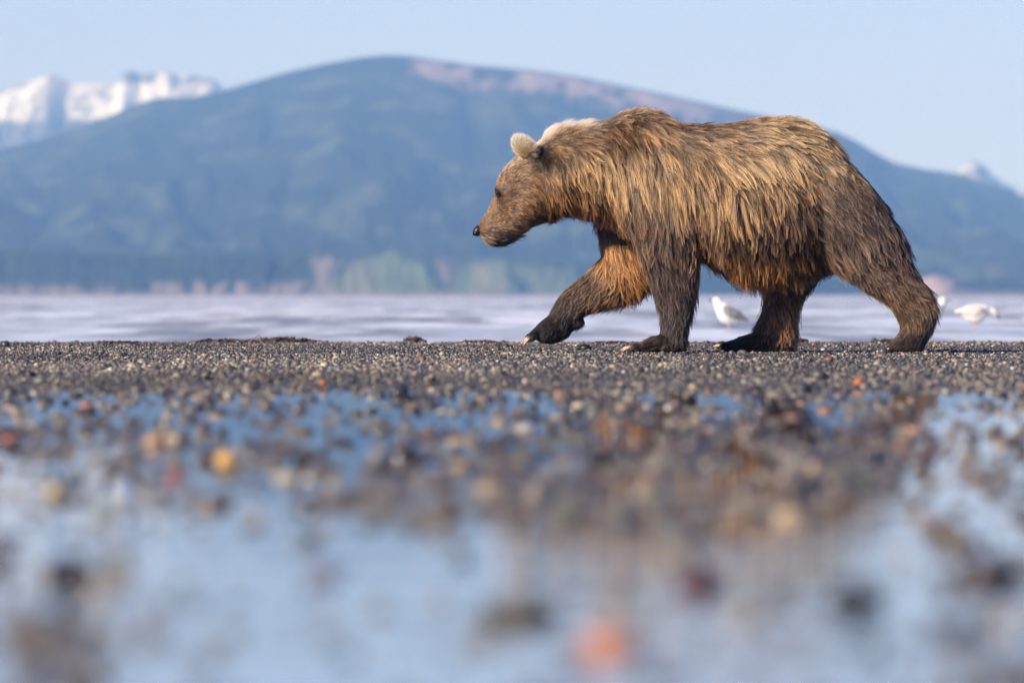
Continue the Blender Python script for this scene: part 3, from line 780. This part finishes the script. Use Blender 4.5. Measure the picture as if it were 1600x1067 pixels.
GAIN = 1.5
LAY = [layer(130000, 36000, 0.60, 0.45, 0.14, 0.00075, 0.75, 0.9, GAIN * 0.60),  # undercoat, coloured darker to paint shade beneath the locks
       layer(210000, 32000, 1.08, 1.0, 0.10, 0.00058, 1.0, 1.5, GAIN)]
Q = np.concatenate([l[0] for l in LAY]); CO = np.concatenate([l[1] for l in LAY]); RA = np.concatenate([l[2] for l in LAY])
Q[:, :, 2] = np.maximum(Q[:, :, 2], 0.0025)
hc = bpy.data.hair_curves.new('fur')
hc.add_curves([NP] * len(Q))
hc.attributes['position'].data.foreach_set('vector', (Q - base_pt).astype(np.float32).ravel())
ra = hc.attributes.get('radius') or hc.attributes.new('radius', 'FLOAT', 'POINT')
ra.data.foreach_set('value', RA.astype(np.float32).ravel())
ca_ = hc.attributes.new('fcol', 'FLOAT_COLOR', 'POINT')
ca_.data.foreach_set('color', np.concatenate([CO, np.ones(CO.shape[:2] + (1,))], 2).astype(np.float32).ravel())
M = NT('bear_fur')
at = M.n('Attribute', _attribute_name='fcol')
ph = M.n('BsdfHairPrincipled', Roughness=0.36, Radial__Roughness=0.6, Color=at.outputs['Color'])
pd = M.n('BsdfPrincipled', Base__Color=at.outputs['Color'], Roughness=0.34, Specular__IOR__Level=0.5)
mx = M.n('MixShader'); mx.inputs[0].default_value = 0.82
M.t.links.new(ph.outputs[0], mx.inputs[1]); M.t.links.new(pd.outputs[0], mx.inputs[2])
M_fur = M.surf(mx.outputs[0])
hc.materials.append(M_fur)
fur = bpy.data.objects.new('fur', hc)
COL.objects.link(fur)
fur.parent = bear
tag(fur, 'wet brown fur with straw coloured tips', kind='stuff')

# ---- nose, eyes, claws
def local(o, parent):
    """give a world-space mesh object a parent without moving it"""
    o.parent = parent
    o.matrix_parent_inverse = parent.matrix_basis.inverted()
M = NT('wet_black_leather')
nb = M.noise(220, detail=2)
bs = M.n('BsdfPrincipled', Base__Color=c3(0.012, 0.011, 0.012), Roughness=0.32)
M.t.links.new(M.bump(nb, 0.5, 0.002), bs.inputs['Normal'])
M_nose = M.surf(bs.outputs[0])
V, Fc = [], []
rg = []
for (u, v, hz, wy) in ((738.6, 362.5, .007, .014), (739.6, 362, .019, .029), (743, 360.5, .029, .037), (748, 360.5, .032, .040), (753, 361.5, .024, .034)):
    c = P(u, v, D); rg.append(ring(c, Vector((hz * .25, 0, hz)), Vector((0, wy, 0)), 16, 2.3))
sweep(V, Fc, rg)
for s in (-1, 1):
    c = P(743, 364.5, D); c.y += s * .026
    ellipsoid(V, Fc, c, (Vector((.012, 0, 0)), Vector((0, .014, 0)), Vector((0, 0, .011))), 10, 6)
o = mesh_obj('nose', V, Fc, M_nose); local(o, bear)
M = NT('dark_eye'); M_eye = M.surf(M.n('BsdfPrincipled', Base__Color=c3(0.012, 0.008, 0.006), Roughness=0.08).outputs[0])
M = NT('claw_horn'); M_claw = M.surf(M.n('BsdfPrincipled', Base__Color=M.mix(M.range(M.noise(30), .4, .6), c3(0.16, 0.10, 0.07), c3(0.55, 0.40, 0.28)), Roughness=0.4).outputs[0])
kd = kdtree.KDTree(len(WCO))
for i, c in enumerate(WCO): kd.insert(c, i)
kd.balance()
for s in (-1, 1):
    c = P(777, 303.5, D)
    cand = Vector((c.x, D + s * 0.12, c.z)); hit = kd.find(cand)[0]
    V, Fc = [], []
    ellipsoid(V, Fc, hit + Vector((0, -s * .002, 0)), (Vector((.015, 0, 0)), Vector((0, .014, 0)), Vector((0, 0, .0125))), 12, 8)
    o = mesh_obj('eye', V, Fc, M_eye); local(o, bear)
for i, (c, d, up, r) in enumerate(TOES):
    V, Fc = [], []; rg = []
    paw = i // 5
    L = (.060, .066, .030, .040)[paw]
    for k in range(6):
        t = k / 5
        cc = c + d * (L * t * 0.95) - up * (L * (.42, .22, .4, .35)[paw] * t * t) - d * .012
        if cc.z < .006: cc.z = .006
        rr = (.0078, .0105, .007, .0085)[paw] * (1 - 0.86 * t)
        rg.append(ring(cc, up * rr * 1.2, Vector((0, rr, 0)), 8))
    sweep(V, Fc, rg)
    o = mesh_obj('claw', V, Fc, M_claw); local(o, bear)

# ------------------------------------------------------------------ shingle
phi = (1 + 5 ** 0.5) / 2
ICO = np.array([(-1, phi, 0), (1, phi, 0), (-1, -phi, 0), (1, -phi, 0), (0, -1, phi), (0, 1, phi), (0, -1, -phi), (0, 1, -phi), (phi, 0, -1), (phi, 0, 1), (-phi, 0, -1), (-phi, 0, 1)], float)
ICO /= np.linalg.norm(ICO[0])
ICF = np.array([(0, 11, 5), (0, 5, 1), (0, 1, 7), (0, 7, 10), (0, 10, 11), (1, 5, 9), (5, 11, 4), (11, 10, 2), (10, 7, 6), (7, 1, 8), (3, 9, 4), (3, 4, 2), (3, 2, 6), (3, 6, 8), (3, 8, 9), (4, 9, 5), (2, 4, 11), (6, 2, 10), (8, 6, 7), (9, 8, 1)])
def subdiv(V, Fa):
    V = list(map(tuple, V)); cache = {}; out = []
    def mid(a, b):
        k = (min(a, b), max(a, b))
        if k not in cache:
            p = (np.array(V[a]) + np.array(V[b])) / 2; cache[k] = len(V); V.append(tuple(p / np.linalg.norm(p)))
        return cache[k]
    for a, b, c in Fa:
        x, y, z = mid(a, b), mid(b, c), mid(c, a)
        out += [(a, x, z), (x, b, y), (z, y, c), (x, y, z)]
    return np.array(V), np.array(out)
ICO2, ICF2 = subdiv(ICO, ICF)
PAL = np.array([lin(c) for c in ('5c554a', '746a58', '8a7d64', 'a08c66', 'b59a6c', '48443f', '35322f', '66594a', 'c4b490', '96683c', 'b4743f', '7c6a58', '6a6c5c', '7c8474', 'd8d0bc', '80503c')])
PW = np.array([11, 12, 11, 9, 5, 12, 12, 10, 2, 1.6, .7, 6, 7, 3, .5, 1.4]); PW = PW / PW.sum()
def pebbles(name, x, y, z, size, flat, V0, F0, mat, wet=None):
    n = len(x); k = len(V0)
    sc = np.stack([size * rng.uniform(.8, 1.35, n), size * rng.uniform(.8, 1.35, n), size * flat], 1)
    a = rng.uniform(0, 2 * np.pi, n); ti = rng.normal(0, .22, n)
    W = V0[None] * (1 + rng.normal(0, .11, (n, k, 1)))
    W = W * sc[:, None, :]
    ct, st = np.cos(ti)[:, None], np.sin(ti)[:, None]
    X, Y, Z = W[..., 0], W[..., 1], W[..., 2]
    Y, Z = Y * ct - Z * st, Y * st + Z * ct
    ca, sa = np.cos(a)[:, None], np.sin(a)[:, None]
    X, Y = X * ca - Y * sa, X * sa + Y * ca
    V = np.stack([X + x[:, None], Y + y[:, None], Z + z[:, None]], -1).reshape(-1, 3)
    Fa = (F0[None] + (np.arange(n) * k)[:, None, None]).reshape(-1, 3)
    col = PAL[rng.choice(len(PAL), n, p=PW)] * np.exp(rng.normal(0, .25, n))[:, None]
    if wet is not None: col = col.mean(1, keepdims=True) + (col - col.mean(1, keepdims=True)) * .75
    if wet is not None: col = col * wet[:, None]
    return big_mesh(name, V, Fa, mat, np.repeat(np.clip(col, .005, .8), k, 0))
m = NT('shingle_stone')
at = m.n('Attribute', _attribute_name='pcol')
nz_ = m.noise(150, detail=4)
cc = m.mix(m.range(nz_, 0.35, 0.65, 0, 0.5), at.outputs['Color'], c3(0.45, 0.45, 0.45), 'MULTIPLY')
bs = m.n('BsdfPrincipled', Base__Color=cc, Roughness=0.38)
m.t.links.new(m.bump(nz_, 0.4, 0.003), bs.inputs['Normal'])
M_stone = m.surf(bs.outputs[0])
m = NT('wet_stone')
at = m.n('Attribute', _attribute_name='pcol')
M_wet = m.surf(m.n('BsdfPrincipled', Base__Color=at.outputs['Color'], Roughness=0.12).outputs[0])

# dry shingle bank under the bear
N = 78000
y = rng.uniform(34.5, 80, N); x = rng.uniform(-1, 1, N) * (1.6 + 0.062 * y)
size = 0.0056 * np.exp(rng.normal(0.0, 0.40, N)); size = np.where(rng.random(N) < .02, size * rng.uniform(1.5, 2.4, N), size)
bankz = beach_z(x, y)
damp = 0.66 + 0.55 * sstep(fbm(x * 0.8, y * 0.12, 4, 120), 0.35, 0.62)
gravel = pebbles('gravel', x, y, bankz + size * 0.25, size, rng.uniform(.5, .95, N), ICO, ICF, M_stone, wet=damp)
tag(gravel, 'grey and tan shingle covering the beach bank', 'gravel', kind='stuff')

# stones standing in the shallow pool, thick or thin as the tide left them
def pool_density(u, v):
    d = 0.10 + 0 * u
    d = d + 0.9 * np.exp(-((v - 610) / 26) ** 2)
    d = d + 0.55 * np.exp(-((v - 730) / 70) ** 2) * (0.35 + 0.65 * sstep(u, 350, 800)) * (1 - 0.75 * sstep(u, 1330, 1420) * sstep(v, 735, 755))
    d = d + 0.30 * np.exp(-((v - 690) / 60) ** 2)
    d = d + 0.45 * np.exp(-((v - 800) / 55) ** 2) * np.exp(-((u - 960) / 300) ** 2)
    d = d + 0.05 * np.exp(-((u + 20) / 170) ** 2) * sstep(v, 800, 900) + 0.06 * np.exp(-((u - 1600) / 150) ** 2) * sstep(v, 780, 860)
    d = d * (1 - 0.82 * sstep(v, 800, 850) * sstep(u, 130, 230) * (1 - sstep(u, 1380, 1500)))
    return d
N = 31000
u = rng.uniform(-450, 2050, N); v = rng.uniform(600, 1150, N)
keep = rng.random(N) < pool_density(u, v) * (0.35 + 1.1 * sstep(fbm(u / 60.0, v / 22.0, 3, 101), 0.35, 0.65))
u, v = u[keep], v[keep]
y = (EYE - POOL) * F / (v - HY); x = (u - 800) / F * y
nn = len(u)
size = 0.0074 * np.exp(rng.normal(0, .45, nn)) * np.clip(0.75 + y / 70, .7, 1.25)
flat = rng.uniform(.45, .85, nn)
pst = pebbles('pool_gravel', x, y, POOL + size * flat * rng.uniform(-.35, .35, nn), size, flat, ICO2, ICF2, M_wet, wet=np.full(nn, .72))
tag(pst, 'wet loose shingle breaking the surface of the tide pool', 'gravel', kind='stuff')

# single stones that stand out
def stone(u, v, w, hk, colr, label, seed):
    r = np.random.default_rng(seed)
    y = (EYE - POOL) * F / (v - HY) if v > 606 else EYE * F / (v - HY)
    x = (u - 800) / F * y
    V = ICO2 * (1 + r.normal(0, .07, (len(ICO2), 1)))
    V = V * np.array([w / 2, w / 2 * r.uniform(.8, 1.1), w / 2 * hk])
    a = r.uniform(0, 6.28); V = V @ np.array([[math.cos(a), -math.sin(a), 0], [math.sin(a), math.cos(a), 0], [0, 0, 1]])
    mm = NT('stone_' + label.split()[0])
    nz = mm.noise(90, detail=5)
    cc = mm.mix(mm.range(nz, .35, .65), c3(*lin(colr)), c3(*[q * .6 for q in lin(colr)]))
    b = mm.n('BsdfPrincipled', Base__Color=cc, Roughness=.3); mm.t.links.new(mm.bump(nz, .4, .004), b.inputs['Normal'])
    o = mesh_obj('stone', V, [tuple(f) for f in ICF2], mm.surf(b.outputs[0]))
    o.location = (x, y, (POOL if v > 606 else 0) + w / 2 * hk * .30)
    tag(o, label, 'stone', 'stones that stand out from the shingle')
STONES = [
 (955, 1012, .055, .55, 'c0805c', 'bright orange stone lying alone in the open pool water'),
 (815, 965, .085, .40, '5c5540', 'flat olive brown stone beside the bright orange stone in the pool'),
 (1092, 912, .055, .7, '4e3438', 'dark maroon stone in the open pool water'),
 (1335, 945, .060, .65, '1e2028', 'black rounded stone at the margin of the open pool'),
 (108, 905, .058, .75, '22222a', 'black pointed stone with a dark reflection in the pool'),
 (135, 640, .042, .8, 'd98a58', 'peach coloured stone at the dry edge of the pool'),
 (355, 728, .052, .9, 'd2a054', 'ochre yellow stone standing up out of the pool'),
 (275, 748, .034, .8, 'a06a64', 'dusty pink stone beside the ochre yellow stone'),
 (88, 775, .045, .8, 'a89668', 'pale khaki stone in the thin water'),
 (60, 985, .075, .40, '6a5a52', 'flat brown stone at the shallow corner of the pool'),
 (1545, 905, .080, .5, '4c4440', 'dark brown stone at the stony end of the pool'),
 (1470, 830, .060, .5, '6a5846', 'brown stone edging the bright patch of water'),
 (500, 905, .045, .35, '7a7c90', 'low blue grey stone barely breaking the open water'),
 (1342, 600, .040, .8, 'c8743c', 'orange stone on the wet rim of the shingle bank'),
 (1245, 730, .036, .8, 'a8a58c', 'pale grey green stone below the bank'),
 (240, 695, .055, .7, 'b08a66', 'tan stone half sunk in the pool'),
 (1410, 705, .036, .9, 'b88a64', 'sandy brown stone beside the bright patch of water'),
 (15, 692, .036, .8, 'a8603c', 'rust brown stone standing in the pool'),
 (1410, 553, .022, .7, 'd88a44', 'small amber pebble in front of the rear paw'),
 (1447, 554, .020, .7, 'd8c49a', 'small cream pebble behind the rear paw'),
 (1460, 541, .026, .7, 'c8a050', 'small yellow pebble on the crest behind the heel'),
 (820, 597, .020, .8, 'e8e4dc', 'small white pebble on the shingle bank'),
 (700, 612, .030, .8, 'b0a888', 'light grey stone at the foot of the bank'),
 (505, 600, .030, .8, 'c07038', 'orange brown stone on the bank'),
]
for i, a in enumerate(STONES): stone(*a, 200 + i)

# ------------------------------------------------------------------ drift: seaweed and twigs on the crest
m = NT('dried_seaweed')
M_weed = m.surf(m.n('BsdfPrincipled', Base__Color=m.mix(m.noise(25), c3(0.02, 0.013, 0.009), c3(0.10, 0.06, 0.035)), Roughness=.5).outputs[0])
def seaweed(u, v, w, h, label, seed):
    r = random.Random(seed)
    y = EYE * F / (v - HY); x0 = (u - 800) / F * y; z0 = float(beach_z(np.array([x0]), np.array([y]))[0])
    V, Fc = [], []
    for i in range(46):
        t = max(-.42, min(.42, r.gauss(0, .26))); cx = t * w; top = h * math.exp(-(t * 1.8) ** 2) * r.uniform(.3, 1.05)
        a = r.uniform(0, 6.28); L = r.uniform(.05, .12) * (w / .35) ** .5; wd = r.uniform(.006, .016)
        dx, dy = math.cos(a), math.sin(a); b = len(V); cy = r.gauss(0, .03)
        for k in range(6):
            s_ = k / 5; zz = max(.002, top * math.sin(math.pi * (0.12 + .8 * s_)) + r.uniform(-.004, .004))
            px, py = cx + dx * L * (s_ - .5), cy + dy * L * (s_ - .5)
            tw = r.uniform(-1, 1); ox, oy, oz = -dy * wd * math.cos(tw), dx * wd * math.cos(tw), wd * math.sin(tw)
            V += [(px + ox, py + oy, zz + oz), (px - ox, py - oy, zz - oz), (px + dx * .002, py, zz + .006)]
        for k in range(5):
            p = b + 3 * k
            for i0, i1 in ((0, 1), (1, 2), (2, 0)): Fc.append((p + i0, p + i1, p + 3 + i1, p + 3 + i0))
    Vv, Ff = [], []
    ellipsoid(Vv, Ff, Vector((0, 0, h * .2)), (Vector((w * .42, 0, 0)), Vector((0, .06, 0)), Vector((0, 0, h * .42))), 14, 8)
    b = len(V); V += [(q.x + r.uniform(-.006, .006), q.y, max(0, q.z + r.uniform(-.006, .006))) for q in Vv]; Fc += [tuple(b + i for i in f) for f in Ff]
    o = mesh_obj('seaweed_clump', V, Fc, M_weed, smooth=False)
    o.location = (x0, y, z0); tag(o, label, 'seaweed', 'seaweed washed up along the crest')
seaweed(185, 535, .30, .016, 'low dark seaweed strand lying alone on the crest', 1)
seaweed(350, 533.5, .40, .026, 'long flat brown seaweed clump along the crest', 2)
seaweed(445, 533, .55, .036, 'broad brown seaweed clump beside the bent twig', 3)
seaweed(646, 533, .14, .042, 'small rounded seaweed tuft standing up on the crest', 4)
seaweed(748, 535, .25, .018, 'thin seaweed strand in front of the lifted paw', 5)
seaweed(1246, 534, .12, .032, 'black seaweed lump behind the far hind foot', 6)
seaweed(1390, 535, .22, .022, 'dark seaweed strand between the hind legs', 7)
seaweed(960, 536, .30, .014, 'flat seaweed strand between the front legs', 8)
m = NT('driftwood')
M_twig = m.surf(m.n('BsdfPrincipled', Base__Color=m.mix(m.noise(60), c3(0.10, 0.065, 0.04), c3(0.24, 0.17, 0.11)), Roughness=.8).outputs[0])
def twig(pts, r0, label, y):
    V, Fc, rg = [], [], []
    W = [P(a, b, y) for a, b in pts]; o0 = W[0].copy()
    n = len(W)
    for i, c in enumerate(W):
        d = (W[min(i + 1, n - 1)] - W[max(i - 1, 0)]).normalized(); sd_ = d.cross(Vector((0, 1, 0))).normalized()
        rr = r0 * (1 - .5 * i / n); rg.append(ring(c - o0 + Vector((0, .03 * math.sin(i * 1.3), 0)), sd_ * rr, Vector((0, rr, 0)), 7))
    sweep(V, Fc, rg); o = mesh_obj('twig', V, Fc, M_twig); o.location = o0
    tag(o, label, 'twig')
twig([(388, 535), (394, 531), (400, 526.5), (405, 523.5), (408, 527), (411, 532), (412, 536)], .004, 'bent pale twig poking up beside the broad seaweed clump', 74.0)

# ------------------------------------------------------------------ gulls in the shallows
def pm(name, colr, rough=.6, second=None, sc=20):
    q = NT(name); c = c3(*colr)
    if second: c = q.mix(q.range(q.noise(sc, detail=4), .4, .6), c3(*colr), c3(*second))
    return q.surf(q.n('BsdfPrincipled', Base__Color=c, Roughness=rough).outputs[0])
M_gw = pm('white_plumage', (.78, .76, .72), .7, (.62, .59, .55))
M_gg = pm('grey_wing', (.13, .135, .15), .7, (.24, .24, .25))
M_gb = pm('buff_wing', (.50, .43, .36), .7, (.70, .65, .58))
M_beak1 = pm('dark_beak', (.05, .045, .04), .4); M_beak2 = pm('pink_beak', (.45, .26, .2), .4)
M_leg = pm('pink_leg', (.55, .27, .24), .5); M_gt = pm('dark_tail', (.12, .11, .11), .7)
def gull(u, v, dist, face, label, wingm, beakm, down, sc=1.0):
    """gull standing with its feet at photo point (u, v); face -1 looks left, +1 right"""
    root_loc = P(u, v, dist); root_loc.z = SEA - .012
    def X(x, y_, z): return Vector((face * x * sc, y_ * sc, z * sc))
    th = math.radians(-4 if down else 20); tc0, ts0 = math.cos(th), math.sin(th)
    def XT(x, y_, z): return X(x * tc0 - (z - .22) * ts0, y_, .225 + x * ts0 + (z - .22) * tc0)
    def XD(x, z): return X(x * tc0 - z * ts0, 0, x * ts0 + z * tc0)
    V, Fc = [], []
    body = [(-.19, .235, .012, .012), (-.15, .232, .055, .05), (-.09, .222, .092, .085), (-.02, .218, .116, .105), (.05, .226, .118, .105), (.105, .245, .096, .09), (.14, .272, .062, .06)]
    rg = [ring(XT(x, 0, z), XD(0, h), X(0, w, 0), 16) for x, z, h, w in resample(body, 3)]
    sweep(V, Fc, rg)
    if down: neck = [(.09, .25, .065, .065), (.15, .265, .052, .05), (.195, .255, .045, .045), (.225, .235, .043, .042), (.25, .212, .030, .03), (.262, .198, .014, .014)]
    else: neck = [(.07, .26, .078, .072), (.10, .305, .062, .058), (.12, .335, .047, .046), (.13, .372, .054, .05), (.15, .388, .05, .046), (.178, .398, .024, .024), (.188, .394, .012, .012)]
    rs = resample(neck, 3); rg = []
    for i, (x, z, h, w) in enumerate(rs):
        a_, b_ = rs[max(i - 1, 0)], rs[min(i + 1, len(rs) - 1)]
        d = (X(b_[0], 0, b_[1]) - X(a_[0], 0, a_[1])).normalized(); sd_ = d.cross(Vector((0, 1, 0)))
        rg.append(ring(X(x, 0, z), sd_ * h * sc, X(0, w, 0), 14))
    sweep(V, Fc, rg)
    me_ = bpy.data.meshes.new('gull'); me_.from_pydata([tuple(q) for q in V], [], Fc)
    t_ = bpy.data.objects.new('tmp', me_); COL.objects.link(t_)
    a_ = t_.modifiers.new('r', 'REMESH'); a_.mode = 'VOXEL'; a_.voxel_size = .009
    a_ = t_.modifiers.new('s', 'SMOOTH'); a_.iterations = 4
    gm_ = bpy.data.meshes.new_from_object(t_.evaluated_get(bpy.context.evaluated_depsgraph_get()))
    bpy.data.objects.remove(t_); bpy.data.meshes.remove(me_)
    gm_.polygons.foreach_set('use_smooth', [True] * len(gm_.polygons)); gm_.materials.clear(); gm_.materials.append(M_gw)
    o = bpy.data.objects.new('gull', gm_); COL.objects.link(o); o.location = root_loc
    tag(o, label, 'gull', 'gulls standing in the shallows')
    hx_, hz_ = (.25, .21) if down else (.178, .396); bd = (.62, -.78) if down else (.98, -.18)
    V, Fc = [], []; rg = []
    for k, (t, h) in enumerate(((0, .014), (.02, .013), (.04, .012), (.052, .009), (.06, .003))):
        dr = .006 if k == 4 else 0
        rg.append(ring(X(hx_ + bd[0] * t, 0, hz_ + bd[1] * t - dr), X(-bd[1] * h, 0, bd[0] * h), X(0, h * .7, 0), 10))
    sweep(V, Fc, rg); mesh_obj('beak', V, Fc, beakm, o)
    for s in (-1, 1):
        V, Fc = [], []
        ex, ez = (.222, .25) if down else (.152, .408)
        ellipsoid(V, Fc, X(ex, s * .036, ez), (X(.006, 0, 0), X(0, .005, 0), X(0, 0, .006)), 8, 6); mesh_obj('eye', V, Fc, M_eye, o)
        V, Fc = [], []; rg = []
        for (x, z, h, yo) in ((.095, .265, .02, .074), (.05, .258, .058, .088), (-.02, .25, .066, .09), (-.10, .245, .052, .072), (-.17, .24, .032, .04), (-.225, .236, .013, .016), (-.25, .236, .004, .01)):
            rg.append(ring(XT(x, s * (yo + .012), z), XD(0, h), X(0, .016, 0), 12))
        sweep(V, Fc, rg); mesh_obj('wing', V, Fc, wingm, o)
        V, Fc = [], []
        yo = s * .035
        sweep(V, Fc, [ring(X(-.005 + .0 * z, yo, z), X(r, 0, 0), X(0, r, 0), 8) for z, r in ((.17, .016), (.13, .010), (.09, .0075), (.085, .009), (.05, .0068), (.004, .007))])
        for tx, ty in ((.055, 0), (.045, .024), (.045, -.024)):
            sweep(V, Fc, [ring(X(-.005 + tx * k, yo + ty * k, .005), X(0, 0, .005), X(0, .006, 0), 6) for k in (0, .5, 1)])
        b = len(V); V += [X(-.005, yo, .005), X(.048, yo, .005), X(.04, yo + .022, .005), X(.04, yo - .022, .005), X(.02, yo, -.002)]
        Fc += [(b, b + 1, b + 2), (b, b + 3, b + 1), (b, b + 2, b + 4), (b, b + 4, b + 3)]
        mesh_obj('leg', V, Fc, M_leg, o)
    V, Fc = [], []
    sweep(V, Fc, [ring(XT(x, 0, z), XD(0, h), X(0, w, 0), 12) for x, z, h, w in ((-.14, .232, .03, .05), (-.19, .228, .014, .05), (-.235, .222, .008, .052), (-.245, .221, .004, .05))])
    mesh_obj('tail', V, Fc, M_gw if wingm is M_gb else M_gt, o)
    return o
gull(1138, 519, 128, -1, 'upright white and grey gull standing in the water under the bear\'s belly', M_gg, M_beak1, False, 0.95)
gull(1456, 519, 128, 1, 'white gull mostly hidden behind the bear\'s trailing hind leg', M_gg, M_beak2, False, 0.95)
gull(1524, 520, 128, 1, 'buff winged gull with lowered head feeding in the shallows', M_gb, M_beak1, True, 0.97)
